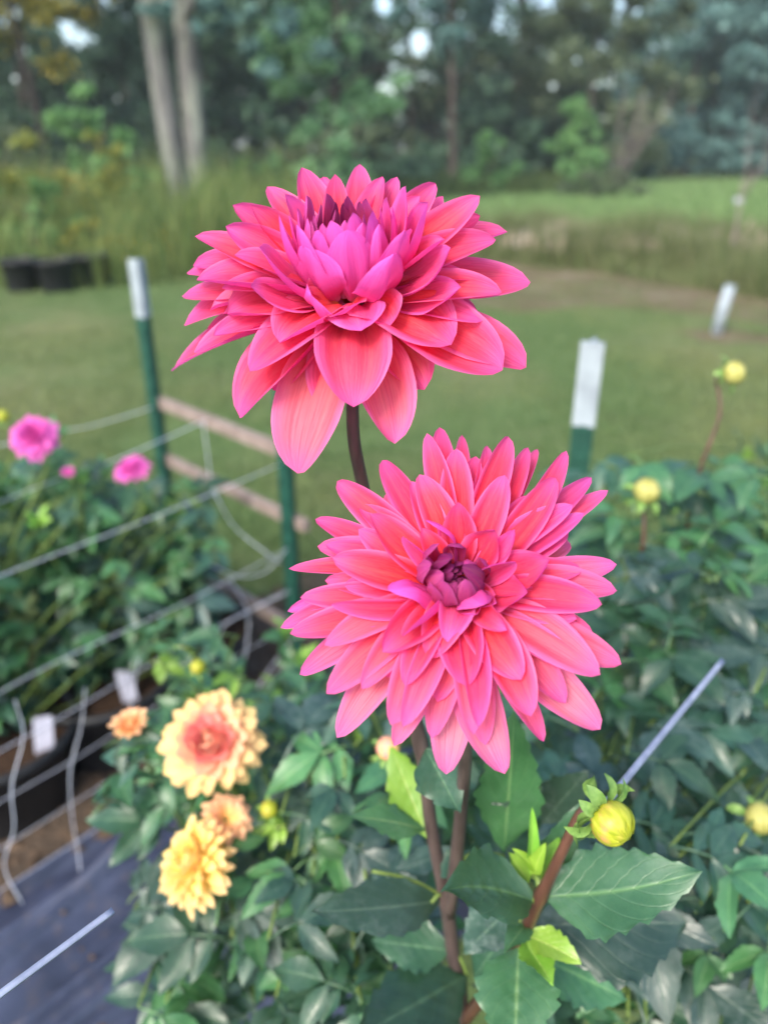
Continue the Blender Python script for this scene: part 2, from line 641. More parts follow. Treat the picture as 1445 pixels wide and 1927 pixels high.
# the worn path and the beds stay bare
pa = np.array([[*g(905, 495)], [*g(1120, 515)], [*g(1290, 545)], [*g(1500, 575)]])
keep = np.ones(len(P), bool)
for i in range(len(P)):
    x, y, _ = P[i]
    if y > 5.5 and x > .6:
        yc = np.interp(x, pa[:, 0], pa[:, 1])
        if abs(y - yc + .25) < .30 + .55 * noise.noise(Vector((x * 2, y * 2, 0))): keep[i] = False
    v = Vector((x, y, 0)) - FAB0
    if v.dot(CRS) > -.7 and v.dot(CRS) < 1.8 and v.dot(ROW) < 1.1: keep[i] = False
    if noise.noise(Vector((x * .9, y * .9, 4))) > .28 and (i % 3): keep[i] = False
M_GRASS = blade_material('grass_blades', (0.078, 0.138, 0.042), (0.118, 0.192, 0.066), (0.180, 0.240, 0.110))
blades('lawn_grass', P[keep], .038, .006, .8, M_GRASS, 'short mown lawn grass with dry brown patches', 'grass', 12)

# rank grass with pale seed heads beyond the path, and the weedy bank by the double tree
r_ = np.random.default_rng(21)


def band(n, pts_lo, pts_hi, seed):
    """points between two lines of pixels on the ground"""
    r = np.random.default_rng(seed)
    px = r.uniform(pts_lo[0][0], pts_lo[-1][0], n)
    lo = np.interp(px, [p[0] for p in pts_lo], [p[1] for p in pts_lo])
    hi = np.interp(px, [p[0] for p in pts_hi], [p[1] for p in pts_hi])
    f = r.uniform(0, 1, n)
    out = []
    for a, b, c, q in zip(px, lo, hi, f):
        p0, p1 = at_z(a, b, 0), at_z(a, c, 0)
        out.append(p0.lerp(p1, q)[:])
    return np.array(out)


P = band(26000, [(600, 470), (900, 492), (1100, 512), (1300, 545), (1520, 578)], [(600, 420), (900, 440), (1520, 455)], 31)
blades('tall_grass', P, .34, .011, .55, plain_blades('tall_grass', (0.075, 0.110, 0.040), (0.135, 0.175, 0.065), (0.24, 0.24, 0.13)), 'tall unmown grass growing along the far side of the path', 'grass', 32, patch=.8)
P = band(1300, [(940, 498), (1100, 512), (1300, 540), (1520, 570)], [(940, 452), (1520, 465)], 33)
keepm = np.array([noise.noise(Vector((p[0] * .9, p[1] * .5, 2))) > .05 for p in P])
P = P[keepm]; P[:, 2] += .22
blades('seed_heads', P, .20, .014, .5, plain_blades('seed_heads', lin(168, 150, 130), lin(196, 176, 158), lin(214, 200, 186)), 'pale pinkish grass seed heads drifting above the tall grass', 'grass', 34)
P = band(16000, [(-60, 545), (200, 545), (345, 535), (560, 470)], [(-60, 345), (345, 355), (560, 400)], 35)
blades('weedy_bank', P, .70, .016, .6, plain_blades('weeds', (0.065, 0.115, 0.035), (0.125, 0.190, 0.055), (0.24, 0.27, 0.09)), 'rank yellow green weeds on the bank under the double tree', 'weeds', 36, patch=1.0)
P = band(30000, [(560, 470), (900, 440), (1520, 455)], [(560, 360), (900, 342), (1520, 334)], 37)
blades('far_grass', P, .10, .035, .6, plain_blades('far_grass', (0.115, 0.210, 0.070), (0.170, 0.290, 0.100), (0.25, 0.35, 0.15)), 'bright green meadow grass running back to the woods', 'grass', 38)
P = band(9000, [(380, 420), (900, 372), (1100, 362)], [(380, 340), (900, 336), (1100, 336)], 39)
blades('rough_grass', P, .55, .03, .5, plain_blades('rough_grass', (0.03, 0.055, 0.018), (0.06, 0.10, 0.03), (0.11, 0.15, 0.05)), 'rough dark grass and weeds along the foot of the woods', 'grass', 40)


# ------------------------------------------------------------------ trees
GAPS = [(788, 80, 22, 32), (722, 10, 24, 20), (40, 96, 16, 20), (30, 146, 10, 13), (1040, 162, 12, 12), (1085, 112, 8, 8), (1165, 6, 16, 10), (330, 14, 12, 10), (1186, 84, 8, 8), (505, 30, 8, 8)]   # chinks of sky through the wood


def leaf_cloud(centres, radii, n_clump, n_leaf, size, seed, squash=.7, origin=(0, 0, 0)):
    """leaf-sized faces in uneven clumps spread through ellipsoids"""
    r = np.random.default_rng(seed)
    out = []
    tot = sum(a[0] * a[1] * a[2] for a in radii) ** 1.0
    for c, ra in zip(centres, radii):
        k = max(3, int(n_clump * (ra[0] * ra[1] * ra[2]) / tot))
        d = r.normal(size=(k, 3)); d /= np.linalg.norm(d, axis=1)[:, None]
        rr = r.uniform(.25, 1.05, k)[:, None] ** .5
        cc = np.asarray(c) + d * rr * np.asarray(ra)
        cr = r.uniform(.10, .30, k) * (ra[0] + ra[2]) * .5
        nl = np.maximum(4, (n_leaf * r.uniform(.3, 1.7, k)).astype(int))
        idx = np.repeat(np.arange(k), nl)
        g_ = r.normal(size=(len(idx), 3)) * np.array([1, 1, squash])
        out.append(cc[idx] + g_ * cr[idx][:, None] * .6)
    P = np.concatenate(out)
    P = P[P[:, 2] > .1]
    W_ = P + np.asarray(origin)[None, :] - np.array([0, 0, CAMZ])
    dep = W_ @ np.array(FWD)
    qx = CX + FPX * W_[:, 0] / dep; qy = CY - FPX * (W_ @ np.array(UPC)) / dep
    ok = np.ones(len(P), bool)
    for gx, gy, gw, gh in GAPS:
        ok &= ((qx - gx) / gw) ** 2 + ((qy - gy) / gh) ** 2 > 1.0 - .5 * r.uniform(0, 1, len(P))
    P = P[ok]
    n = len(P)
    s = size * r.uniform(.55, 1.4, n)
    u = r.normal(size=(n, 3)); u[:, 2] -= .3; u /= np.linalg.norm(u, axis=1)[:, None]
    w = np.cross(u, r.normal(size=(n, 3))); w /= np.linalg.norm(w, axis=1)[:, None]
    V = np.zeros((n, 4, 3))
    V[:, 0] = P - u * s[:, None] * .6
    V[:, 1] = P + w * s[:, None] * .34
    V[:, 2] = P + u * s[:, None] * .6
    V[:, 3] = P - w * s[:, None] * .34
    F = np.arange(n)[:, None] * 4 + [0, 1, 2, 3]
    return V.reshape(-1, 3), F


def crown_mat(name, a, b, c):
    return plain_blades(name, a, b, c, .55, .25)


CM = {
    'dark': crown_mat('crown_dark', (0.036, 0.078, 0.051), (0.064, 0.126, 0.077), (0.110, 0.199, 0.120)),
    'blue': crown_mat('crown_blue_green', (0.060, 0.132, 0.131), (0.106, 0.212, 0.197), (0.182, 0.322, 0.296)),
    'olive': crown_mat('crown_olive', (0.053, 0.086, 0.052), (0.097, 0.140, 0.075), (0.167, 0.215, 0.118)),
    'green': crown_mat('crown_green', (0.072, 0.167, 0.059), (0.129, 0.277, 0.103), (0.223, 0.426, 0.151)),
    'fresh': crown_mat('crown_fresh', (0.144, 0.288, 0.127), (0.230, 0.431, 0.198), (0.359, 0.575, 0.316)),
    'gold': crown_mat('crown_gold', (0.096, 0.132, 0.026), (0.264, 0.252, 0.042), (0.660, 0.528, 0.096)),  # tree: sunlight painted into its leaves; weed clump: its own orange tint
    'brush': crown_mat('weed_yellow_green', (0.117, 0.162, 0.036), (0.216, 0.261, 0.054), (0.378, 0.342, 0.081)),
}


def bark_mat(name, a, b, lichen):
    t = NT(name)
    ob = t.n('TexCoord').outputs['Object']
    n1 = t.noise(scaled(t, ob, (7, 7, .7)), 1.0, 5, 0.7)
    n2 = t.noise(scaled(t, ob, (2.2, 2.2, .5)), 1.0, 3, 0.6)
    c = t.mix(t.rng(n1, 0.35, 0.65), a, b)
    c = t.mix(t.math('MULTIPLY', t.rng(n2, 0.47, 0.6), 0.7), c, lichen)
    return t.finish(c, 0.9, 0.2, t.bump(n1, 1.0, 0.06))


M_BARK = bark_mat('bark_grey_lichen', lin(74, 74, 74), lin(126, 126, 124), lin(160, 168, 152))
M_BARK2 = bark_mat('bark_dark', lin(52, 46, 44), lin(92, 80, 76), lin(110, 104, 96))
M_TWIG = simple('twig_grey', lin(104, 92, 92), lin(150, 136, 134), 30, .8, .2)


def tree(name, label, base, h, r, lean=(0, 0), crown='dark', n_clump=40, n_leaf=110, size=.22, spread=3.2, low=1.5, top=None, seed=0, trunks=1, group=None, bark=None, blobs=None, cat='tree', tall_blob=True):
    rnd = random.Random(seed)
    base = Vector((base.x, base.y, 0))
    t = thing(name, label, cat, base, group)
    parts = []
    top_h = h * .85
    for k in range(trunks):
        off = Vector((rnd.uniform(-.1, .1), 0, 0)) if trunks == 1 else Vector(((k - .5) * r * 1.0, (k - .5) * .2, 0))
        ln = Vector((lean[0] if trunks == 1 else lean[k], lean[1] if trunks == 1 else 0, 0))
        pts = [off * .9 + Vector((0, 0, -.15)), off + ln * .04 + Vector((0, 0, .5)), off + ln * .3 + Vector((rnd.uniform(-.1, .1), 0, top_h * .35)), off + ln * .65 + Vector((rnd.uniform(-.15, .15), 0, top_h * .7)), off + ln + Vector((0, 0, top_h))]
        parts.append(tube(spline(pts, 4), [r * (1.45 - .5 * min(1, i / 3.0)) * (1 - .7 * i / 16) for i in range(17)], 12))
        for q in range(6):
            f = rnd.uniform(.35, .9); z = top_h * f
            a = rnd.uniform(0, 6.28); l = spread * rnd.uniform(.5, .9)
            p0 = off + ln * f + Vector((0, 0, z))
            parts.append(tube(spline([p0, p0 + Vector((math.cos(a) * l * .5, math.sin(a) * l * .5, l * .35)), p0 + Vector((math.cos(a) * l, math.sin(a) * l, l * .45))], 3), [r * .35 * (1 - i / 7.5) for i in range(7)], 6))
    V, F = join(parts)
    link('trunk', make_mesh('trunk', V, F), t, base, bark or M_BARK2)
    if blobs is None:
        blobs = []
        for q in range(7):
            z = low + (h - low) * (q + .5) / 7
            wd = spread * (0.75 + .35 * math.sin(PI * (q + .6) / 7.2))
            blobs.append(((rnd.uniform(-.4, .4) * spread + lean[0] * z / h * (1 if trunks == 1 else .0), rnd.uniform(-.3, .3) * spread, z), (wd * rnd.uniform(.7, 1), wd * .8, (h - low) / 7 * 1.1)))
    V, F = leaf_cloud([b[0] for b in blobs], [b[1] for b in blobs], n_clump, n_leaf, size, seed + 1, origin=base)
    link('crown', np_mesh('crown', V, F), t, base, CM[crown])
    return t


def gd(px, y):
    """ground point under pixel column px at forward distance y"""
    return Vector(((px - CX) / FPX * math.hypot(y, CAMZ) * 1.0, y, 0))


# the double-trunked tree on the bank
b = gd(384, 19.0)
tree('double_trunk_tree', 'big tree with two pale lichened trunks rising from one base behind the weeds', b, 12, .36, lean=(-.50, .10), trunks=2, bark=M_BARK, crown='blue', seed=3,
     n_clump=120, n_leaf=110, size=.17, spread=3.2,
     blobs=[((-1.6, 0, 6.6), (2.2, 2, 1.7)), ((1.4, -.6, 6.0), (2.4, 1.8, 1.5)), ((.4, -.9, 4.6), (1.3, .9, .8)), ((2.6, -.3, 4.3), (1.5, 1.2, 1.0)), ((0, 0, 8.8), (4, 3, 2)), ((-3.0, .2, 5.3), (1.1, 1, .7)), ((1.3, -.4, 3.5), (.7, .6, .45)), ((-.75, -1.0, 3.95), (.9, .6, .35)), ((.45, -1.0, 3.75), (.7, .5, .4)), ((1.9, -.7, 3.3), (1.0, .6, .6)), ((2.9, -.4, 3.5), (.9, .6, .6))])
# trees of the wood's edge, left to right: column, distance, height, crown, description
WOOD = [
    ('leafy_tree', 'olive leaved tree beyond the weedy bank at the left edge', -70, 27, 10, 'olive', 3.4, .8, .24, 1),
    ('leafy_tree', 'golden tree left of the double trunk, sunlight painted yellow into its high leaves', 150, 30, 10.5, 'gold', 3.0, 4.4, .24, 1),
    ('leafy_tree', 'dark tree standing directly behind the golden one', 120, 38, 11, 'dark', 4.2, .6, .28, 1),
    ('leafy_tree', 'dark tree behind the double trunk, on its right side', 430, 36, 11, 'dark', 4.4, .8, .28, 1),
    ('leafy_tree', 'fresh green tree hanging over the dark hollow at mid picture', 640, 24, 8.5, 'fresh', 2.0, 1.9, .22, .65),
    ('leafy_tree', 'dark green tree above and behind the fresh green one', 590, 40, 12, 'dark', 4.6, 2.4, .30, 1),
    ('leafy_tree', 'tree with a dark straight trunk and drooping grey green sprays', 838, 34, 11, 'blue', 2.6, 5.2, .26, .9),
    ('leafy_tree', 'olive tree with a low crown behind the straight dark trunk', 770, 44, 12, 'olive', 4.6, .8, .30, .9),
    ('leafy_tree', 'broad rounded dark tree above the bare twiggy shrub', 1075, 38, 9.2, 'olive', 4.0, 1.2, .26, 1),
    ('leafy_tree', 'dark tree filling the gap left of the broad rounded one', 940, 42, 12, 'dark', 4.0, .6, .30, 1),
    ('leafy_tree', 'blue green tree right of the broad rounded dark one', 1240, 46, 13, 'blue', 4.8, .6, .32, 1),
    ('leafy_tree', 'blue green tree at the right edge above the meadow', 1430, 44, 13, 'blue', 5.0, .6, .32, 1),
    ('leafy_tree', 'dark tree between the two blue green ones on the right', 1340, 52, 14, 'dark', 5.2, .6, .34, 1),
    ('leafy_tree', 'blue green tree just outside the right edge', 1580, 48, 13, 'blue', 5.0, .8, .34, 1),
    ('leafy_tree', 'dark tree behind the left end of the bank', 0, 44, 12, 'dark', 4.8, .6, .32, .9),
    ('leafy_tree', 'dark tree at the back between the double trunk and the fresh green tree', 300, 48, 13, 'dark', 5.0, .6, .34, .95),
]
for i, (nm, lb, px, y, h, cr, sp, low, sz, dens) in enumerate(WOOD):
    tree(nm, lb, gd(px, y), h, .10 + .008 * h, (random.uniform(-.6, .6), 0), cr, int(74 * dens), 150, sz, sp, low, seed=50 + i, group='trees along the edge of the wood', bark=M_BARK2)
# the depth of the wood behind them reads as one mass
r = np.random.default_rng(77)
cen, rad = [], []
for i in range(112):
    px = -900 + 3280 * (i + r.uniform(0, 1)) / 112
    y = r.uniform(54, 66)
    p = gd(px, y)
    hh = r.uniform(3.0, 9.0)
    if (690 < px < 815 or -60 < px < 60 or 1020 < px < 1060) and hh > 4.5: hh = r.uniform(2.5, 4.2)
    cen.append((p.x, p.y, hh * .8)); rad.append((2.7, 1.8, hh * .62))
for i in range(100):                                                 # low growth under the far crowns
    p = gd(-900 + 3280 * (i + r.uniform(0, 1)) / 100, r.uniform(60, 70))
    cen.append((p.x, p.y, r.uniform(1.2, 2.6))); rad.append((2.6, 1.6, 2.0))
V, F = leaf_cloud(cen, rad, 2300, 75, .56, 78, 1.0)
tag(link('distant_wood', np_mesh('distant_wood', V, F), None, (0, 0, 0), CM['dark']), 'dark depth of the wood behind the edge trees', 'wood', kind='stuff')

# undergrowth that can be told apart
SHRUB = [
    ('shrub', 'fresh green pointed bush in front of the dark tree trunk', 905, 27, 1.9, 1.0, 'green', .16),
    ('shrub', 'tall thin green sapling bush left of the bare twiggy shrub', 1050, 30, 3.0, .8, 'green', .16),
    ('shrub', 'low rounded mound of weeds at the foot of the bare twiggy shrub', 1095, 26, .75, 1.25, 'olive', .12),
    ('shrub', 'dark low bush under the right hand woods, first from the meadow corner', 1215, 44, 2.4, 2.6, 'blue', .26),
    ('shrub', 'dark low bush under the right hand woods beside the sapling', 1350, 42, 2.6, 2.6, 'blue', .26),
    ('shrub', 'dark low bush under the woods at the right edge', 1490, 41, 2.6, 2.6, 'dark', .26),
    ('shrub', 'light green shrub at the foot of the fresh green tree', 600, 21, 2.0, 1.5, 'fresh', .15),
    ('shrub', 'yellow green bush left of the double trunk', 235, 17.5, 2.4, 1.0, 'green', .13),
    ('shrub', 'large tangle of yellow flowered weeds on the left bank', 105, 13.6, 1.45, 1.25, 'brush', .09),
    ('shrub', 'yellow green weed clump right of the flowered tangle', 215, 13.0, 1.0, .7, 'brush', .09),
    ('shrub', 'yellow green weed clump above the left nursery pot', 20, 11.2, .8, .55, 'brush', .08),
    ('shrub', 'tall yellow green weed stand at the left edge of the bank', 45, 12.4, 1.7, .75, 'brush', .09),
    ('shrub', 'yellow green weed stand just left of the double trunk', 262, 15.5, 1.55, .7, 'brush', .09),
    ('shrub', 'fine leaved green weed stand behind the middle nursery pot', 110, 10.8, 1.0, .5, 'green', .07),
    ('shrub', 'orange tinged weed clump left of the white tipped post', 225, 10.6, .55, .5, 'gold', .06),
    ('shrub', 'low green weed clump in front of the double trunk', 330, 12.5, .6, .6, 'green', .07),
    ('shrub', 'low sprawling weeds right of the double trunk foot', 430, 15.0, .7, .8, 'green', .09),
    ('shrub', 'dark leafy bush at the left edge behind the black pots', 5, 12.6, 1.35, .85, 'green', .10),
    ('shrub', 'bush painted dark for the shade in the hollow right of the double trunk', 450, 29, 1.6, 1.6, 'dark', .18),  # dark leaf colour paints the shade of this hollow
    ('shrub', 'bush painted dark for the shade in the hollow below the straight dark trunk', 760, 31, 1.5, 1.9, 'dark', .18),  # shade under the crowns put in as dark leaf colour
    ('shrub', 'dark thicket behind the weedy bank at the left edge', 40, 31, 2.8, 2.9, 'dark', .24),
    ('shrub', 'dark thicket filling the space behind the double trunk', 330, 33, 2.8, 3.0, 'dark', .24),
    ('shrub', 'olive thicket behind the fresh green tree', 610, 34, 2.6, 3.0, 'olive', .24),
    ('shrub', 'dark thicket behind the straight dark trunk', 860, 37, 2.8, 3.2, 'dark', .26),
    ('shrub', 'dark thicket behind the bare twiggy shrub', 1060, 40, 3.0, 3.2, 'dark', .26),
    ('shrub', 'grey green weed clump beside the purple hollow, mid picture', 500, 22, 1.2, 1.1, 'green', .13),
]
for i, (nm, lb, px, y, h, w, cr, sz) in enumerate(SHRUB):
    base = gd(px, y)
    t = thing(nm, lb, 'shrub', base, 'bushes at the foot of the wood')
    rnd = random.Random(i)
    pr = [tube(spline([(0, 0, -.05), (rnd.uniform(-.2, .2) * w, 0, h * .4), (rnd.uniform(-.7, .7) * w, rnd.uniform(-.5, .5) * w, h * .8)], 3), [.03, .026, .02, .018, .014, .01, .008], 5) for _ in range(6)]
    V, F = join(pr)
    link('stem', make_mesh('stem', V, F), t, base, M_BARK2)
    bl = [((rnd.uniform(-.45, .45) * w, rnd.uniform(-.4, .4) * w, h * (.25 + .6 * q / 4)), (w * (1 - .6 * q / 5), w * .8 * (1 - .5 * q / 5), h * .28)) for q in range(5)]
    V, F = leaf_cloud([q[0] for q in bl], [q[1] for q in bl], 42 if h > 2.5 else 30, 120 if h > 2.5 else 90, sz, 300 + i)
    link('crown', np_mesh('crown', V, F), t, base, CM[cr])


def twiggy(name, label, cat, base, h, spread, n, lean, mat, seed, r0=.02, fan=1.0, fork=0.0):
    rnd = random.Random(seed)
    t = thing(name, label, cat, base)
    for i in range(n):
        a = rnd.uniform(0, 6.28)
        tip = Vector((math.cos(a) * spread * fan + lean * h, math.sin(a) * spread * .6, h * rnd.uniform(.7, 1)))
        mid = tip * .45 + Vector((rnd.uniform(-.1, .1), 0, h * .12))
        st0 = Vector((rnd.uniform(-.06, .06), 0, -.03)) if not fork else Vector((lean * h * fork, 0, h * fork * rnd.uniform(.9, 1.25)))
        P = spline([st0, mid if not fork else st0.lerp(tip, .5) + Vector((0, 0, .06)), tip], 4)
        pr = [tube(P, [r0 * (1 - .75 * k / 8) for k in range(9)], 5)]
        for q in range(5):
            p = P[rnd.randint(3, 7)]
            e = p + Vector((rnd.uniform(-.25, .25) * spread + lean * .2, rnd.uniform(-.2, .2) * spread, rnd.uniform(.15, .35) * h))
            pr.append(tube([p, (p + e) / 2 + Vector((0, 0, .03)), e], [r0 * .4, r0 * .3, r0 * .15], 4))
        V, F = join(pr)
        link('branch', make_mesh('branch', V, F), t, base, mat)
    return t


twiggy('bare_shrub', 'bare purplish grey shrub fanning up to the right at the wood edge', 'shrub', gd(1120, 27.5), 3.0, .9, 13, .26, M_TWIG, 8, .013)

# ================================================================== posts, rails, netting
M_POST = simple('post_green_paint', lin(22, 62, 54), lin(34, 80, 68), 60, .45, .5, .15, .001)
M_WHITE = simple('post_white_paint', lin(122, 132, 142), lin(166, 178, 188), 14, .5, .5, .1, .001, detail=6)
M_WOOD = simple('weathered_board', lin(116, 102, 96), lin(150, 136, 130), 26, .85, .2, .5, .004, stretch=(1, 1, 1))
M_NET = simple('netting_plastic', lin(226, 232, 250), lin(244, 248, 255), 60, .4, .5, transl=.5)
M_NETD = simple('netting_strip_grey_blue', lin(128, 138, 164), lin(166, 176, 200), 60, .4, .5, transl=.2)
M_CLIP = simple('wire_clip', lin(150, 154, 160), lin(190, 194, 200), 60, .35, .6, metallic=.8)


def tpost(top, label, yaw, white=.15, wide=.036):
    """studded T-section fence post, white tip"""
    base = Vector((top.x, top.y, 0))
    H = top.z
    t = thing('fence_post', label, 'fence post', base, 'green fence posts with white tips')
    R = Matrix.Rotation(yaw, 3, 'Z')

    def tee(z0, z1, g=0.0):
        a = box((-wide / 2 - g, -.0035 - g, z0), (wide / 2 + g, .0035 + g, z1))
        b = box((-.0035 - g, .0035 + g, z0), (.0035 + g, .030 + g, z1))
        V, F = join([a, b])
        return [R @ Vector(v) for v in V], F
    V, F = tee(-.03, H - white)
    post = link('shaft', make_mesh('shaft', V, F, smooth=False), t, base, M_POST)
    V, F = tee(H - white, H, .0008)
    link('white_tip', make_mesh('white_tip', V, F, smooth=False), t, base, M_WHITE)
    for k in range(int((H - white) / .055)):
        z = .06 + k * .055
        a = box((-.006, -.0085, z), (.006, -.0034, z + .014))
        link('stud', make_mesh('stud', [R @ Vector(v) for v in a[0]], a[1], smooth=False), t, base, M_POST)
    return t, base


PL_TOP = at_y(251, 488, 2.10)
PM_TOP = Vector((0, 0, 0)); PM = at_y(536, 900, 1.69); PM_TOP = Vector((PM.x, PM.y, PL_TOP.z - .02))
PR_TOP = at_y(1116, 643, 1.30)
yaw0 = math.radians(-35)
tpost(PL_TOP, 'green fence post with white tip standing free on the left lawn', yaw0)
tpost(PM_TOP, 'green fence post whose top is hidden behind the upper pink bloom', yaw0)
tpost(PR_TOP, 'thick green fence post with white tip among the right hand foliage', math.radians(-20), .150, .038)


def board(a, b, hgt, thk, label):
    d = (b - a); L = d.length
    x = d.normalized(); y = Vector((0, 0, 1)).cross(x).normalized()
    V = []
    n = 6
    rnd = random.Random(int(L * 999))
    for i in range(n + 1):
        p = a + d * i / n
        w = rnd.uniform(-.0015, .0015)
        for s, q in ((-1, -1), (1, -1), (1, 1), (-1, 1)):
            V.append(p + y * s * thk / 2 + Vector((0, 0, q * hgt / 2 + w)))
    F = []
    for i in range(n):
        for k in range(4):
            k2 = (k + 1) % 4
            F.append((i * 4 + k, i * 4 + k2, (i + 1) * 4 + k2, (i + 1) * 4 + k))
    F += [(3, 2, 1, 0), tuple(n * 4 + k for k in range(4))]
    m = (a + b) / 2
    o = link('wooden_rail', make_mesh('wooden_rail', [v - m for v in V], F, smooth=False), None, m, M_WOOD)
    return tag(o, label, 'rail', 'weathered rails of the bed frame')


PLg, PMg = Vector((PL_TOP.x, PL_TOP.y, 0)), Vector((PM_TOP.x, PM_TOP.y, 0))
rd = (PMg - PLg).normalized()
back = Vector((-rd.y, rd.x, 0)) * .020
back = back if back.y > 0 else -back
RAILZ = [.745, .570, .235]
board(PLg - rd * .02 + back + Vector((0, 0, RAILZ[0])), PMg + rd * .0 + back + Vector((0, 0, RAILZ[0])), .031, .018, 'upper weathered rail between the left and middle posts')
board(PLg - rd * .02 + back + Vector((0, 0, RAILZ[1])), PMg + rd * .05 + back + Vector((0, 0, RAILZ[1])), .029, .018, 'lower weathered rail between the left and middle posts, its end jutting out')
board(PLg + rd * .0 + back + Vector((0, 0, RAILZ[2])), PMg + rd * .0 + back + Vector((0, 0, RAILZ[2])), .03, .02, 'lowest weathered rail, half lost in grass behind the netting')


def strip(pts, w, face, twist=0.0, n=6, thick=.0008):
    """flat plastic strand through pts, w wide, facing 'face', turning by twist along its length"""
    P = spline(pts, n)
    V, F = [], []
    m = len(P)
    for i, p in enumerate(P):
        t = (P[min(i + 1, m - 1)] - P[max(i - 1, 0)]).normalized()
        s = t.cross(face).normalized()
        if twist: s = Quaternion(t, twist * i / (m - 1)) @ s
        q = t.cross(s)
        V += [p - s * w / 2 - q * thick, p + s * w / 2 - q * thick, p + s * w / 2 + q * thick, p - s * w / 2 + q * thick]
    for i in range(m - 1):
        for k in range(4):
            k2 = (k + 1) % 4
            F.append((i * 4 + k, i * 4 + k2, (i + 1) * 4 + k2, (i + 1) * 4 + k))
    F += [(3, 2, 1, 0), tuple((m - 1) * 4 + k for k in range(4))]
    return V, F


def add_strand(parent, pts, w=.005, face=None, twist=0.0, name='strand', mat=None):
    pts = [Vector(p) for p in pts]
    f = face or (CAM * .5 - pts[len(pts) // 2]).normalized()
    V, F = strip(pts, w, f, twist)
    b = wloc(parent)
    return link(name, make_mesh(name, [v - b for v in V], F), parent, b, mat or M_NET)


DN = (PMg - at_z(0, 1500, .27).to_2d().to_3d()); DN = (-DN).normalized()        # from the middle post along the bed, towards the path
net = thing('trellis_netting', 'white plastic trellis netting strung from the middle post past the left bed', 'netting', PMg)
ZS = [.727, .50, .385, .275, .165, .06]
front = -CRS * .0
for k, z in enumerate(ZS):
    s = 1.55
    pts = [PMg + DN * (s * q / 5) + Vector((.010 * math.sin(q * 2.1 + k), 0, z - .012 * math.sin(PI * q / 5) + .004 * math.sin(q * 3 + k * 2))) for q in range(6)]
    pts[0] = PMg + Vector((-.006, -.010, z))
    add_strand(net, pts, .0014 if k < 3 else .0012, Vector((.35, -.6, .6)), .5)
for yy, pp in ((.90, [(28, 1318), (44, 1385), (22, 1480), (26, 1560), (8, 1632), (42, 1702)]), (1.07, [(160, 1296), (152, 1370), (132, 1452), (136, 1540), (146, 1600), (151, 1640)]), (1.22, [(262, 1240), (246, 1330), (238, 1420), (246, 1520), (240, 1580)])):
    add_strand(net, [at_y(x, y, yy + .012 * math.sin(i * 2.2)) for i, (x, y) in enumerate(pp)], .0014, None, 2.0, 'cross_strand')

net2 = thing('trellis_netting', 'level white netting tied to the left post and upper rail over the bed', 'netting', PLg)
for k, (p0, tgt) in enumerate(((PLg + Vector((0, -.012, .735)), (100, 813)), (PLg.lerp(PMg, .43) + back * .5 + Vector((0, -.004, .752)), (100, 905)))):
    e = at_z(*tgt, p0.z - .015)
    d = e - p0
    add_strand(net2, [p0, p0 + d * .35 - Vector((0, 0, .006)), p0 + d * .7 - Vector((0, 0, .008)), e, e + d * .5], .0022, Vector((0, -.3, 1)), .3)
p0 = PLg.lerp(PMg, .43) + back * .2 + Vector((0, -.012, .752))
add_strand(net2, [p0, p0 - Vector((-.003, .003, .09)), p0 - Vector((-.004, 0, .18))], .0024, None, .3, 'tie_strand')

# loose loops of netting hanging by the middle post
loose = thing('trellis_netting', 'loose loop of white netting sagging from the middle post onto the grass', 'netting', PMg)
for pp in ([(548, 1120), (470, 1150), (420, 1180), (400, 1240)], [(545, 1040), (500, 1075), (450, 1085), (390, 1060)], [(552, 1210), (500, 1270), (470, 1330)], [(400, 920), (440, 990), (500, 1040), (530, 1060)], [(430, 1085), (465, 1150), (462, 1230), (440, 1300)]):
    pts = [at_y(x, y, 1.66 - .0003 * (548 - x) + .02 * math.sin(i * 2)) for i, (x, y) in enumerate(pp)]
    if pp[0][0] > 540: pts[0] = PMg + Vector((-.004, -.012, pts[0].z))
    add_strand(loose, pts, .0022, None, 1.0)

# level netting over the near row: two strands show
net3 = thing('trellis_netting', 'flat grey blue netting strand crossing behind the yellow green bud', 'netting', at_z(1165, 1480, 1.0))
ZN = 1.005
a, b = at_z(1165, 1482, ZN), at_z(1360, 1243, ZN)
d = b - a
add_strand(net3, [a - d * .16, a - d * .05, a + d * .2, a + d * .6, b], .0046, Vector((0, -.45, .9)), .15, mat=M_NETD)
net4 = thing('trellis_netting', 'single netting strand ending above the dark ground cloth', 'netting', at_z(213, 1715, 1.0))
a, b = at_z(213, 1714, ZN), at_z(0, 1872, ZN)
d = b - a
add_strand(net4, [a, a + d * .5, b, b + d * .6], .0036, Vector((0, -.45, .9)), .15, mat=M_NETD)


# ================================================================== pots, labels, stake
M_POT = simple('black_plastic_pot', (0.010, 0.011, 0.014), (0.020, 0.022, 0.026), 40, .5, .4, .1, .002)
M_TAG = simple('white_plastic_label', lin(150, 152, 172), lin(186, 188, 204), 30, .45, .5)


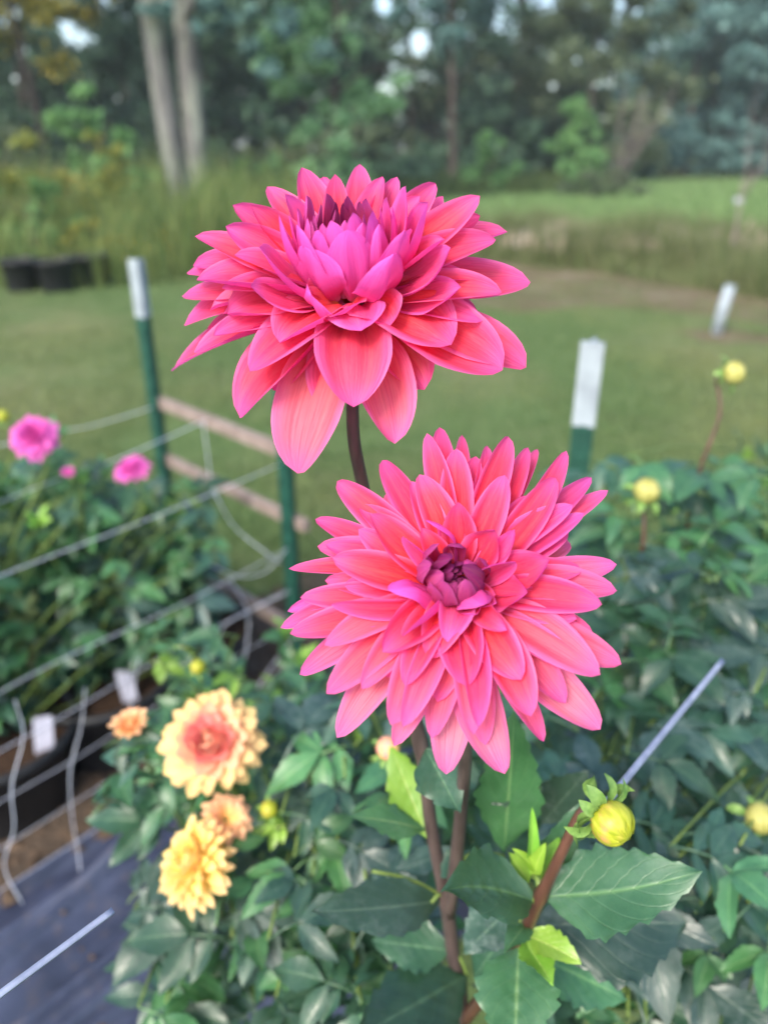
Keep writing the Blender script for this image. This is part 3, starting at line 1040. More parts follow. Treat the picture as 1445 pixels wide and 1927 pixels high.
def pot(c, r, h, label, group, soil=True):
    base = Vector((c.x, c.y, 0))
    t = thing('plant_pot', label, 'pot', base, group)
    prof = [(.80, 0), (.82, .02), (.97, .88 * h / h), (1.0, .885), (1.06, .89), (1.06, 1.0), (1.0, 1.0), (.97, .90), (.95, .84)]
    seg = 36
    V, F = [], []
    for q, z in prof:
        for k in range(seg):
            a = 2 * PI * k / seg
            V.append((q * r * math.cos(a), q * r * math.sin(a), z * h))
    for j in range(len(prof) - 1):
        for k in range(seg):
            k2 = (k + 1) % seg
            F.append((j * seg + k, j * seg + k2, (j + 1) * seg + k2, (j + 1) * seg + k))
    F.append(tuple(range(seg))[::-1])
    link('pot_shell', make_mesh('pot_shell', V, F), t, base, M_POT)
    if soil:
        V, F = [], []
        rings = 8
        for j in range(rings + 1):
            for k in range(24):
                a = 2 * PI * k / 24
                q = .955 * r * j / rings
                V.append((q * math.cos(a), q * math.sin(a), .86 * h + .012 * noise.noise(Vector((q * 40 * math.cos(a), q * 40 * math.sin(a), c.x))) + (.012 * (1 - j / rings))))
        for j in range(rings):
            for k in range(24):
                k2 = (k + 1) % 24
                F.append((j * 24 + k, j * 24 + k2, (j + 1) * 24 + k2, (j + 1) * 24 + k))
        link('soil', make_mesh('soil', V, F), t, base, M_POTSOIL)
    return t


POTH = .22
PC = [at_z(25, 1405, POTH), at_z(215, 1285, POTH), at_z(375, 1195, POTH)]
NP = Vector((DN.y, -DN.x, 0))                                          # across the netting, away from the path
if NP.dot(CRS) > 0: NP = -NP
PC = [p + NP * max(0.0, .27 - (p - PMg).dot(NP)) for p in PC]
pot(PC[0], .168, POTH, 'black plastic pot at the left edge holding a leafy dahlia', 'black pots of the left bed')
pot(PC[1], .168, POTH, 'black plastic pot with bare brown soil beside the peach bloom', 'black pots of the left bed')
pot(PC[2], .168, POTH, 'black plastic pot nearest the middle fence post', 'black pots of the left bed')


def plant_tag(b, h, w, lean, label):
    """flat plastic label pushed into the soil"""
    T = b + Vector((lean, .012, h))
    d = T - b
    s = Vector((1, .25, 0)).normalized() * w / 2
    n = d.cross(s).normalized() * .0008
    V = []
    for p, k in ((b - d * .45, .25), (b - d * .1, 1), (T - d * .06, 1), (T, .8)):
        V += [p - s * k - n, p + s * k - n, p + s * k + n, p - s * k + n]
    F = []
    for i in range(3):
        for k in range(4):
            k2 = (k + 1) % 4
            F.append((i * 4 + k, i * 4 + k2, (i + 1) * 4 + k2, (i + 1) * 4 + k))
    F += [(3, 2, 1, 0), (12, 13, 14, 15)]
    o = link('plant_label', make_mesh('plant_label', [v - b for v in V], F, smooth=False), None, b, M_TAG)
    tag(o, label, 'label', 'white labels stuck in the pots')


def in_pot(p, dx, dy):
    return Vector((p.x + dx, p.y + dy, POTH * .88))


plant_tag(in_pot(PC[0], .128, -.045), .085, .040, .006, 'white plant label in the pot at the left edge')
plant_tag(in_pot(PC[1], .095, -.075), .080, .036, -.012, 'white plant label in the pot behind the peach bloom')

# far stake in a ring of bare earth
sb = at_z(1346, 630, 0)
st = thing('marker_stake', 'short white tube standing on bare earth beyond the right lawn', 'stake', sb)
hh = at_y(1356, 538, sb.y).z
V, F = tube([Vector((0, 0, -.02)), Vector((.02, 0, hh * .5)), Vector((.045, 0, hh))], [.043, .043, .043], 14)
V2, F2 = tube([Vector((.045, 0, hh)), Vector((.0455, 0, hh + .006))], [.046, .044], 14)
link('tube', make_mesh('tube', V, F), st, sb, M_WHITE)
link('rim', make_mesh('rim', V2, F2), st, sb, M_WHITE)
c = at_z(1370, 634, 0)
poly_sheet('bare_patch', [(c.x - .28, c.y - .2), (c.x + .25, c.y - .22), (c.x + .4, c.y + .05), (c.x + .1, c.y + .3), (c.x - .3, c.y + .2)], .006, M_DIRT, jit=.05, n=4)

# black nursery pots under the bank
for k, (x, yb, r, lb) in enumerate(((30, 552, .19, 'black nursery pot at the left end of three under the bank'), (97, 553, .20, 'black nursery pot in the middle of three under the bank'), (165, 541, .20, 'black nursery pot at the right end of three under the bank'))):
    p = at_z(x, yb, 0)
    pot(p + Vector((0, r, 0)), r, .33, lb, 'nursery pots under the bank')

# young tree by the tall grass
sp_ = at_z(1368, 500, 0)
tw = twiggy('young_tree', 'thin young tree with bare spreading twigs above the tall grass at right', 'tree', Vector((sp_.x, sp_.y, 0)), 2.0, .75, 6, .07, M_TWIG, 4, .006, fork=.42)
q = at_y(1390, 376, sp_.y)
V, F = box((-.05, -.003, -.03), (.05, .003, .03))
link('tree_tag', make_mesh('tree_tag', V, F, smooth=False), tw, q, M_TAG)
V, F = tube(spline([Vector((sp_.x, sp_.y, -.02)), at_y(1385, 430, sp_.y), at_y(1398, 340, sp_.y)], 4), [.020 - .001 * i for i in range(9)], 7)
link('trunk', make_mesh('trunk', [v - wloc(tw) for v in V], F), tw, wloc(tw), M_TWIG)

# orange and yellow wild flowers on the bank
M_GOLD = simple('wildflower_gold', lin(226, 158, 20), lin(250, 196, 40), 10, .6, .2, transl=.2)
rnd = random.Random(14)
for k, (x0, x1, y0, y1, n, hz, lb) in enumerate(((190, 335, 425, 490, 26, (.25, .5), 'orange coneflowers dotted in the grass under the double tree'), (95, 160, 325, 362, 34, (.9, 1.25), 'yellow plumes of goldenrod on the left bank'))):
    V, F, SV = [], [], []
    y_ = 10.2 if k == 0 else 13.2
    for i in range(n):
        p = at_y(rnd.uniform(x0, x1), rnd.uniform(y0, y1), y_ + rnd.uniform(-.6, .6))
        if p.z < .05: continue
        s0 = len(V)
        SV.append(tube([(p.x, p.y, 0), (p.x + .01, p.y, p.z * .5), (p.x, p.y, p.z)], .0025, 4))
        for q in range(9):
            a = q * .698; s0 = len(V); R_ = rnd.uniform(.016, .026)
            c = Vector(p)
            V += [c, c + Vector((math.cos(a - .25) * R_, math.sin(a - .25) * R_, .012)), c + Vector((math.cos(a) * R_ * 1.3, math.sin(a) * R_ * 1.3, -.004)), c + Vector((math.cos(a + .25) * R_, math.sin(a + .25) * R_, .012))]
            F.append((s0, s0 + 1, s0 + 2, s0 + 3))
    tag(link('wild_flowers', make_mesh('wild_flowers', V, F, smooth=False), None, (0, 0, 0), M_GOLD), lb, 'flowers', kind='stuff')
    sv, sf = join(SV)
    tag(link('flower_stalks', make_mesh('flower_stalks', sv, sf), None, (0, 0, 0), simple('wild_stalk', (.05,.08,.02), (.09,.12,.03), 20)), 'thin green stalks under the ' + ('orange coneflowers' if k == 0 else 'yellow goldenrod'), 'stalks', kind='stuff')

# ================================================================== petals and flower heads
def profile(t, point=1.0, base=0.30):
    """half-width of a ray floret along its length: narrow claw, widest past the middle, pointed tip"""
    a = base + (1 - base) * sstep(0.0, 0.50, t) ** 0.85
    b = 1.0 if t < 0.60 else max(0.0, 1 - ((t - 0.60) / 0.40) ** (1.55 + 0.55 * point)) ** (0.53 + 0.18 * point)
    return a * b


C_BASE = lin(246, 150, 60)
C_CORAL = (0.80, 0.028, 0.068)
C_RED = (0.66, 0.010, 0.050)
C_PINK = (0.84, 0.085, 0.235)
C_LIL = (0.84, 0.120, 0.53)
C_PURP = (0.17, 0.003, 0.105)
C_PALE = (0.84, 0.30, 0.42)


def petal_colors(u, t, lil, pale, purp):
    c = mixc(C_BASE, C_RED, sstep(0.02, 0.20, t))
    c = mixc(c, C_CORAL, sstep(0.15, 0.45, t))
    c = mixc(c, C_PINK, sstep(0.50, 1.0, t) * (0.65 + 0.35 * abs(u)) + 0.42 * sstep(0.45, 1.0, abs(u)))
    c = mixc(c, C_PALE, pale * (0.35 + 0.65 * sstep(0.2, 0.8, t)))
    e = max(sstep(0.55, 1.0, abs(u)) * sstep(0.15, 0.65, t) * 0.75, sstep(0.78, 1.0, t) * 0.8)
    c = mixc(c, C_LIL, min(1, e * (0.7 + 0.6 * lil) + lil * sstep(0.05, 0.5, t) * 0.85))
    c = mixc(c, (0.80, 0.30, 0.56), .3 * sstep(.9, 1.0, abs(u)) * sstep(.3, .6, t))
    c = mixc(c, C_PURP, purp * sstep(0.0, 0.35, t))
    return (*c, max(0.0, 1 - 1.35 * purp))


def local_petal(L, W, bulge=0.08, cup=0.7, tip=0.0, twist=0.0, pinch=0.0, nu=9, nt=16, seed=0, colfn=None, point=1.0, ruffle=0.02, base=0.30):
    """petal along +Y, upper face +Z, from the origin to (0, L, 0)"""
    rnd = random.Random(seed)
    ph = [rnd.uniform(0, 6.28) for _ in range(6)]
    asym = rnd.uniform(-0.14, 0.14)
    sway = rnd.uniform(-0.05, 0.05)
    V, F, UV, CO = [], [], [], []
    for j in range(nt):
        t = j / (nt - 1)
        t = t if t < 0.0 else 1 - (1 - t) ** 1.15
        y = 2 * (1 - t) * t * 0.46 * L + t * t * L
        z = 2 * (1 - t) * t * bulge * 2 * L * 0.5 * 2
        dy = 2 * (1 - 2 * t) * 0.46 * L + 2 * t * L
        dz = 2 * (1 - 2 * t) * bulge * 2 * L
        k = max(0.0, (t - 0.62) / 0.38)
        z += tip * L * k * k
        dz += tip * L * 2 * k / 0.38
        tl = math.hypot(dy, dz) or 1
        ny, nz = -dz / tl, dy / tl
        kap = cup * (1.25 - 0.75 * t) + 0.35 * (1 - t) ** 3 + pinch * k
        kap = max(0.05, kap)
        h = 0.5 * W * profile(t, point, base) * (1 + .6 * (kap / math.sin(min(kap, 1.5)) - 1))
        xc = sway * L * math.sin(PI * t)
        for i in range(nu):
            u = -1 + 2 * i / (nu - 1)
            a = u * kap
            x = h * math.sin(a) / kap * (1 + asym * u)
            up = h * (1 - math.cos(a)) / kap
            up += 0.060 * W * math.cos(2.6 * PI * u + 0.4 * math.sin(ph[0])) * math.sin(PI * min(1, t * 1.1)) ** 0.7 * (1 - 0.3 * abs(u))
            up += ruffle * W * abs(u) ** 2 * math.sin(5.5 * t + ph[1] + (1.7 if u > 0 else 0)) * sstep(0.25, 0.8, t)
            tw = twist * t + 0.0
            xr = x * math.cos(tw) - up * math.sin(tw)
            ur = x * math.sin(tw) + up * math.cos(tw)
            V.append((xr + xc, y + ur * ny, z + ur * nz))
            UV.append((0.5 + 0.5 * u, t))
            if colfn: CO.append(colfn(u, t))
    for j in range(nt - 1):
        for i in range(nu - 1):
            a = j * nu + i
            F.append((a, a + 1, a + nu + 1, a + nu))
    return V, F, UV, (CO or None)


def frame(d, n):
    """rotation taking +Y to d and +Z near n"""
    d = d.normalized()
    n = (n - d * n.dot(d)).normalized()
    x = d.cross(n)
    return Matrix((x, d, n)).transposed()


def solve_tip(px, py, C, A, e, L0):
    """the point on this line of sight where a petal from C stands e degrees above the flower's plane"""
    r = ray(px, py)
    s0 = (C - CAM).dot(FWD)
    se = math.sin(math.radians(e))
    best, bs = None, None
    for i in range(161):
        s = s0 - 0.1 + 0.2 * i / 160
        v = CAM + r * s - C
        L = v.length
        cost = abs(v.dot(A) / L - se) * 2.2 + abs(L - L0) / L0 * 0.5
        if best is None or cost < best:
            best, bs = cost, s
    return CAM + r * bs


def hero_petal(parent, C, A, px, py, W, e, L0, bulge=None, cup=None, tip=0.0, roll=0.0, lil=0.0, pale=0.0, purp=0.0, twist=0.0, hb=None, pinch=0.0, seed=0, point=0.5, rb=0.006, T=None, ruffle=0.02, comp=True):
    if T is None:
        T = solve_tip(px, py, C, A, e, L0)
    v = T - C
    rad = v - A * v.dot(A)
    rad = rad.normalized() if rad.length > 1e-5 else RGT
    ee = math.degrees(math.asin(max(-1, min(1, v.dot(A) / v.length))))
    if hb is None:
        hb = -0.007 + 0.014 * sstep(-25, 75, e)
    B = C + A * hb + rad * rb
    d = T - B
    L = d.length
    el = math.asin(max(-1, min(1, d.normalized().dot(A))))
    n = A * math.cos(el) - rad * math.sin(el)
    los = (CAM - (B + T) / 2).normalized()
    if e < 36:
        n = (n + (los if n.dot(los) > 0 else -los) * 0.28).normalized()
    if roll:
        n = Quaternion(d.normalized(), math.radians(roll)) @ n
    if bulge is None:
        bulge = 0.10 - 0.20 * sstep(10, 70, e)
    if cup is None:
        cup = 0.92 + 0.3 * sstep(0, 70, e)
    sx = d.cross(n).normalized()
    q = los.cross(d)
    if q.length > 1e-6 and comp:
        W = W / max(0.66, abs(sx.dot(q.normalized())))
    rr_ = random.Random(seed * 7 + 1)
    tip += rr_.uniform(-.035, .06); twist += rr_.uniform(-.22, .22); pinch += rr_.choice([0, .2, .5, .9]); cup *= rr_.uniform(.85, 1.3)
    Vp, F, UV, CO = local_petal(L, W, bulge, cup, tip, twist, pinch, 11, 18, seed, lambda u, t: petal_colors(u, t, lil, pale, purp), point, ruffle)
    R = frame(d, n)
    o = B - wloc(parent)
    V = [R @ Vector(p) + o for p in Vp]
    me = make_mesh('petal', V, F, UV, CO)
    ob = link('petal', me, parent, wloc(parent), M_PETAL)
    return ob


def receptacle(name, parent, C, A, r, mat, label=None):
    """green calyx under the petals: a shallow turned cup with five lobes' swellings"""
    R = A.to_track_quat('Z', 'Y').to_matrix()
    prof = [(0.35, -1.9), (0.55, -1.7), (0.9, -1.3), (1.12, -0.7), (1.1, -0.1), (0.85, 0.35), (0.4, 0.6), (0.05, 0.66)]
    seg = 20
    V, F = [], []
    for q, h in prof:
        for k in range(seg):
            a = 2 * PI * k / seg
            w = 1 + 0.07 * math.cos(5 * a) * (1 if h < 0 else 0)
            V.append(R @ Vector((q * r * w * math.cos(a), q * r * w * math.sin(a), h * r)))
    for j in range(len(prof) - 1):
        for k in range(seg):
            k2 = (k + 1) % seg
            F.append((j * seg + k, j * seg + k2, (j + 1) * seg + k2, (j + 1) * seg + k))
    F.append(tuple(range(seg))[::-1])
    return link(name, make_mesh(name, V, F), parent, C, mat)


def core(parent, C, A, n, h0, h1, r1, seed, tilt=0.0, purp=1.0, W0=0.004):
    """the closed centre: small rolled florets in a spiral, dark purple, nodding in over the eye"""
    rnd = random.Random(seed)
    X = A.orthogonal().normalized(); Y = A.cross(X)
    for i in range(n):
        f = (i + 0.5) / n
        a = i * 2.39996
        rad = X * math.cos(a) + Y * math.sin(a)
        rr = r1 * math.sqrt(f)
        top = h0 + (h1 - h0) * f ** 1.3 + rnd.uniform(-.0015, .0015)
        T = C + A * top + rad * rr * (0.75 + 0.2 * f)
        hero_petal(parent, C, A, 0, 0, W0 + 0.0075 * f ** 0.8, 80, 1, comp=False, bulge=-0.16 - 0.08 * f, cup=1.5, tip=0.10, purp=purp * (1.0 - 0.55 * f ** 2), lil=0.5, hb=0.004 + top * 0.3, rb=0.002 + rr * 0.6, T=T, seed=seed + i, point=1.4)


# ------------------------------------------------------------------ the plant with the two coral-pink flowers
def z1(x, y): return 320 + .4706 * x, 300 + .4706 * y
def z2(x, y): return 520 + .4567 * x, 800 + .4567 * y


D1, D2 = 0.400, 0.372
ROOT = at_d(868, 1927, 0.67); ROOT = Vector((ROOT.x, ROOT.y, 0.0))
hero = thing('dahlia_plant', 'tall dahlia in focus bearing two large coral pink flowers and one closed bud', 'dahlia', ROOT)
hero['label'] = 'tall dahlia in focus bearing two large coral pink blooms and a round yellow bud'

C1 = at_d(*z1(728, 570), D1)
A1 = Vector((-0.06, -math.cos(math.radians(70)), math.sin(math.radians(70)))).normalized()
FR1 = (-(C1 - CAM).normalized()); FR1 = (FR1 - A1 * FR1.dot(A1)).normalized()     # the side of the flower towards the path
head1 = receptacle('flower_head', hero, C1 - A1 * 0.010, A1, 0.010, M_CALYX)
head1['label'] = 'upper coral pink bloom seen from the side, purple centre'
PX1 = D1 / FPX * .4706
# tip x, tip y, width (crop pixels), degrees above the flower's plane, expected length in cm, extras
F1 = [
    # back rows standing up behind the centre
    (520, 55, 150, 30, 8.0, dict(tip=.05)), (610, 62, 120, 22, 8.5, {}), (762, 35, 130, 24, 8.3, dict(tip=.04)), (857, 72, 105, 34, 7.6, dict(roll=-25)),
    (905, 75, 110, 26, 8.3, dict(roll=20)), (1062, 92, 130, 26, 8.5, dict(roll=25)), (1086, 152, 100, 16, 8.6, dict(roll=30)), (388, 105, 135, 30, 8.0, dict(roll=-20)),
    (660, 66, 125, 42, 7.0, dict(tip=.06)), (1243, 162, 135, 22, 8.6, dict(roll=20)), (1240, 243, 130, 14, 8.4, dict(roll=15)), (1300, 312, 125, 14, 8.4, dict(roll=20)),
    (1348, 294, 120, 6, 9.0, dict(roll=10)), (250, 197, 140, 28, 8.2, dict(roll=-20, tip=.05)), (318, 190, 120, 38, 7.4, dict(roll=-30)), (456, 140, 100, 46, 6.6, dict(roll=-30, lil=.35)),
    # left fan
    (100, 325, 120, 16, 8.6, dict(roll=-12)), (92, 417, 110, 5, 8.8, {}), (68, 455, 120, 2, 8.8, {}), (108, 480, 150, 12, 8.2, dict(roll=10)),
    (220, 270, 140, 30, 7.4, dict(roll=-25, lil=.25)), (60, 570, 105, -8, 8.8, {}), (52, 655, 120, -12, 8.8, {}), (103, 782, 135, -12, 8.8, dict(roll=8)),
    (12, 847, 120, -24, 9.4, {}), (230, 633, 160, 3, 8.0, dict(roll=10)), (320, 855, 165, -6, 8.0, dict(roll=8, bulge=.13)), (268, 1025, 190, -24, 8.8, dict(roll=5)),
    # front skirt
    (505, 1252, 265, -34, 9.4, dict(bulge=.10, pale=.5, point=.6)), (735, 1000, 275, -10, 8.2, dict(bulge=.16, point=.3, pale=.15)), (897, 1138, 225, -28, 8.6, dict(bulge=.10, point=.5, pale=.3)),
    (1125, 757, 215, -4, 7.8, dict(roll=-8, bulge=.14)), (1317, 868, 220, -16, 9.0, dict(roll=-5, bulge=.12)), (1418, 838, 165, -18, 9.4, {}), (1434, 520, 150, -6, 9.2, {}),
    (1325, 520, 120, 4, 8.4, dict(roll=12)),
    (440, 732, 165, 6, 6.6, dict(roll=12, bulge=.14, tip=.03)),
        # hidden low ring that closes the underside
    (640, 1020, 190, -30, 8.2, {}), (1010, 930, 190, -30, 8.4, {}), (420, 930, 180, -28, 8.2, {}), (1200, 690, 170, -14, 8.6, {}), (170, 700, 130, -18, 8.4, {}),
    # curled ones lying over the front
    # curled-in right and left ones
]
for i, (x, y, w, e, L, kw) in enumerate(F1):
    px, py = z1(x, y)
    e += 8 * (570 - y) / math.hypot(x - 728, y - 570)
    hero_petal(head1, C1, A1, px, py, w * PX1 * 1.1, e, L / 100, seed=100 + i, **kw)
# fuller sides and back: shorter petals tucked between the rows
X1 = A1.cross(FR1)
for ring, (n, e, L) in enumerate(((17, 14, .066), (15, 30, .060), (19, -6, .070))):
    for k in range(n):
        a = 2 * PI * (k + .37 * ring) / n
        rad = FR1 * math.cos(a) + X1 * math.sin(a)
        if math.cos(a) > .38: continue
        er = math.radians(e + 5 * math.sin(k * 2.9))
        hero_petal(head1, C1, A1, 0, 0, .0185, e, 1, T=C1 + (rad * math.cos(er) + A1 * math.sin(er)) * L * (1 + .07 * math.sin(k * 4.1)), comp=False, seed=1400 + 40 * ring + k, lil=.12)
# upright inner rows, showing their lilac backs: tip, width, cm in front of the flower's axis
F1I = [
    (535, 578, 165, 3.0, dict(lil=.3, bulge=-.10, tip=.16, roll=-30, cup=1.2)), (765, 688, 210, 4.2, dict(lil=.3, bulge=.20, cup=-.5, point=.2)), (640, 640, 150, 3.6, dict(bulge=.10)), (880, 660, 160, 3.6, dict(bulge=.12)),
    (362, 340, 130, 1.4, dict(lil=.45)), (420, 225, 115, .5, dict(lil=.5)), (508, 258, 130, .9, dict(lil=.5)), (532, 350, 165, 1.6, dict(lil=.45, bulge=-.12)),
    (712, 275, 185, 1.5, dict(lil=.4, bulge=-.14)), (645, 240, 120, 1.0, dict(lil=.5)), (800, 200, 120, .7, dict(lil=.55)), (735, 213, 105, .6, dict(lil=.6)),
    (940, 283, 170, 1.5, dict(lil=.4)), (905, 390, 190, 2.5, dict(lil=.35, bulge=-.14)), (1032, 168, 130, .4, dict(lil=.5)), (935, 103, 115, -.8, dict(lil=.5)),
    (870, 150, 90, -.3, dict(lil=.6)), (785, 152, 75, -.7, dict(lil=.5, purp=.35)), (712, 138, 75, -.9, dict(purp=.6, lil=.3)), (626, 133, 75, -.9, dict(purp=.6, lil=.3)),
    (546, 140, 75, -.6, dict(purp=.45, lil=.4)), (515, 192, 70, -.1, dict(lil=.6, purp=.2)), (575, 222, 60, .2, dict(purp=.6, lil=.2)), (757, 165, 60, -.5, dict(purp=.55, lil=.3)),
    (600, 258, 85, .7, dict(purp=.45, lil=.5)), (650, 200, 55, -.1, dict(purp=.7, lil=.2)), (560, 240, 60, .5, dict(purp=.6, lil=.3)), (765, 215, 60, .1, dict(purp=.5, lil=.4)),
    (590, 175, 62, -.4, dict(purp=.6, lil=.3)), (690, 175, 60, -.5, dict(purp=.75)), (530, 240, 62, .5, dict(purp=.3, lil=.5)), (700, 245, 75, .6, dict(purp=.3, lil=.6)), (770, 250, 80, .8, dict(purp=.15, lil=.6)), (480, 215, 70, .1, dict(lil=.6)), (830, 185, 70, -.1, dict(lil=.55, purp=.15)), (660, 165, 55, -.6, dict(purp=.8)), (905, 190, 80, .1, dict(lil=.5)), (585, 285, 90, 1.1, dict(lil=.55)), (850, 262, 100, 1.1, dict(lil=.5)),
    (1131, 364, 120, 1.5, dict(roll=15, lil=.3)), (324, 500, 110, 2.2, dict(roll=-15, lil=.35)), (1166, 518, 120, 2.2, dict(roll=15, lil=.25)),
]
for i, (x, y, w, f, kw) in enumerate(F1I):
    r = ray(*z1(x, y))
    T = CAM + r * ((C1 + FR1 * f / 100 - CAM).dot(FR1) / r.dot(FR1))
    v = T - C1
    rr = (v - A1 * v.dot(A1)).length
    hero_petal(head1, C1, A1, 0, 0, w * PX1 * 1.06, 60, 1, T=T, seed=200 + i, hb=.007 - .004 * sstep(.01, .05, rr), rb=min(.013, rr * .8), **{**dict(bulge=-.10, cup=.95), **kw})
CORE1 = ray(*z1(678, 250)); CORE1 = CAM + CORE1 * ((C1 - CAM).dot(FR1) / CORE1.dot(FR1))
core(head1, C1, A1, 18, (CORE1 - C1).dot(A1) - .006, (CORE1 - C1).dot(A1) - .001, 0.0085, 500, W0=.003)

C2 = at_d(*z2(748, 690), D2)
A2 = Vector((0.0, -math.cos(math.radians(50)), math.sin(math.radians(50)))).normalized()
head2 = receptacle('flower_head', hero, C2 - A2 * 0.004, A2, 0.011, M_CALYX)
head2['label'] = 'lower coral pink bloom facing the viewer, curled petals round a dark purple eye'
PX2 = D2 / FPX * .4567
F2 = [
    # back ring, clockwise from the top
    (668, 20, 140, -2, 8.6, dict(roll=10)), (625, 40, 130, 6, 8.2, dict(roll=-15)), (765, 40, 95, -10, 8.4, {}), (740, 97, 165, 8, 7.2, {}), (872, 78, 105, -6, 8, dict(roll=10)), (960, 42, 155, 2, 8.2, dict(roll=10)),
    (1036, 97, 120, -6, 8, {}), (1076, 100, 90, -14, 8.4, {}), (1182, 114, 130, -2, 8.4, dict(roll=15)), (940, 207, 160, 18, 6.2, dict(tip=.04)), (1150, 216, 165, 10, 7.4, dict(roll=12)),
    (1290, 228, 125, -8, 8.6, dict(lil=.25)), (1350, 288, 115, -12, 9, dict(lil=.2)), (1218, 335, 140, 8, 7.4, dict(lil=.25)), (1262, 372, 120, 2, 7.6, dict(lil=.3)), (1392, 585, 150, -4, 7.8, dict(pale=.5, lil=.2)),
    (1404, 680, 165, 6, 7.6, dict(pale=.3, roll=-8)), (1342, 742, 165, 12, 7.2, {}), (1414, 990, 180, -4, 8.4, dict(pale=.35)), (1334, 1036, 205, 6, 8, dict(pale=.35)),
    (1330, 1256, 205, -10, 9.2, dict(pale=.75)), (1103, 1306, 130, -14, 8.4, dict(pale=.2)), (1050, 1212, 195, 8, 7.6, {}), (936, 1436, 215, -14, 9, dict(pale=.8)), (832, 1252, 130, 14, 7, dict(lil=.1)),
    (700, 1440, 200, -16, 9, dict(pale=.85)), (484, 1322, 150, -8, 8.6, dict(pale=.4)), (470, 1242, 175, 4, 7.8, dict(pale=.3)), (250, 1290, 175, -14, 9.2, dict(pale=.6)),
    (206, 1110, 170, -2, 8.6, dict(pale=.2)), (92, 1028, 140, -16, 9, dict(pale=.4, lil=.15)), (12, 832, 110, -14, 9, dict(lil=.25)), (56, 862, 155, -2, 8.4, {}), (42, 765, 100, -14, 8.8, dict(lil=.45)),
    (98, 716, 135, 0, 8, {}), (214, 730, 100, 16, 7, dict(roll=-35, lil=.25)), (56, 612, 105, -10, 8.6, dict(roll=20)), (230, 550, 170, 14, 6.8, {}), (170, 500, 150, 0, 7.6, {}),
    (160, 388, 130, -8, 8.4, {}), (248, 230, 165, -4, 8.6, dict(roll=-10)), (436, 140, 150, 0, 8, dict(roll=-8)), (588, 205, 170, 14, 7, {}), (372, 372, 175, 20, 6.2, dict(tip=.08)),
    # fill between, mostly hidden
    (820, 130, 130, -4, 7.6, {}), (330, 300, 150, -6, 8, {}), (1300, 860, 150, -2, 8, dict(pale=.2)), (640, 1290, 150, -4, 7.8, dict(pale=.3)), (350, 1090, 150, 2, 7.6, dict(pale=.2)), (1200, 620, 150, 4, 7, {}), (200, 640, 130, 2, 7.4, {}), (1190, 1150, 170, -2, 8, dict(pale=.3)), (330, 820, 130, 8, 6.8, {}), (860, 1320, 150, -8, 8, dict(pale=.4)),
    # middle rows, bending over
    (700, 362, 105, 42, 4.9, dict(roll=-70, tip=0.32, lil=.35, bulge=-.05)), (745, 310, 165, 32, 5.2, dict(tip=0.10, bulge=.0)), (915, 420, 185, 38, 5, dict(tip=0.16, bulge=-.05, cup=1.1)),
    (1028, 455, 105, 30, 5.4, dict(lil=.55, tip=0.24, roll=-20)), (1150, 585, 205, 24, 5.8, dict(tip=0.20, bulge=.02, roll=-10)), (985, 568, 110, 50, 4.6, dict(roll=80, lil=.3, bulge=-.08)), (1062, 712, 190, 28, 5.4, dict(tip=0.24, lil=.12)),
    (925, 832, 120, 40, 4, dict(tip=-.12, roll=30, lil=.1)), (790, 1086, 205, 16, 6, dict(bulge=.10, tip=-.02)), (1010, 1056, 195, 14, 6.4, dict(bulge=.12, tip=-.03)), (530, 1082, 145, 14, 6.4, dict(roll=12, bulge=.12)),
    (640, 942, 190, 24, 5, dict(bulge=.14, tip=-.08, point=.3)), (440, 932, 190, 18, 6, dict(bulge=.10, tip=-.04)), (527, 880, 100, 36, 4.4, dict(roll=55, cup=1.3)), (715, 845, 170, 40, 3.8, dict(bulge=.12, tip=-.26, lil=.4, point=.3)),
    (520, 460, 80, 46, 4.4, dict(roll=-80, lil=.5)), (512, 606, 130, 46, 4.4, dict(lil=.6, tip=0.30, roll=-140, bulge=.1)),
    (600, 420, 120, 34, 4.8, dict(roll=-20)), (830, 790, 130, 46, 3.6, dict(lil=.3)), (900, 700, 110, 46, 3.8, dict(roll=30, lil=.2)),
    # inner purple whorl
    (832, 712, 120, 60, 3.4, dict(lil=.2, purp=.3, bulge=-.2, roll=170)), (912, 740, 90, 46, 3.8, dict(lil=.4, cup=1.6)), (650, 492, 95, 60, 4, dict(lil=.2, purp=.6, tip=.18, bulge=-.2)), (745, 485, 105, 62, 3.8, dict(lil=.4, purp=.65, tip=.2, bulge=-.2)),
    (850, 560, 95, 62, 3.8, dict(lil=.4, purp=.62, tip=.2, bulge=-.2)), (610, 585, 90, 60, 3.8, dict(lil=.2, purp=.6, tip=.2, bulge=-.2)), (655, 630, 90, 64, 3.6, dict(lil=.2, purp=.62, tip=.18, bulge=-.2)),
    (700, 545, 85, 68, 3.8, dict(purp=.9, lil=.3, tip=.15, bulge=-.2)), (800, 590, 85, 68, 3.6, dict(purp=.9, lil=.3, tip=.15, bulge=-.2)),
    (715, 640, 100, 74, 3.5, dict(purp=.62, lil=.25, bulge=-.25)), (672, 655, 90, 70, 3.4, dict(purp=.62, lil=.25, bulge=-.25)), (775, 640, 105, 74, 3.4, dict(purp=.62, lil=.25, bulge=-.25)), (735, 650, 90, 76, 3.3, dict(purp=.7, lil=.2, bulge=-.25)),
]
for i, (x, y, w, e, L, kw) in enumerate(F2):
    if e >= 58:
        x, y = 745 + (x - 745) * 1.22, 612 + (y - 612) * 1.18
    px, py = z2(x, y)
    hero_petal(head2, C2, A2, px, py, w * PX2 * .92, e, L / 100, seed=300 + i, **kw)
X2 = A2.orthogonal().normalized(); Y2 = A2.cross(X2)
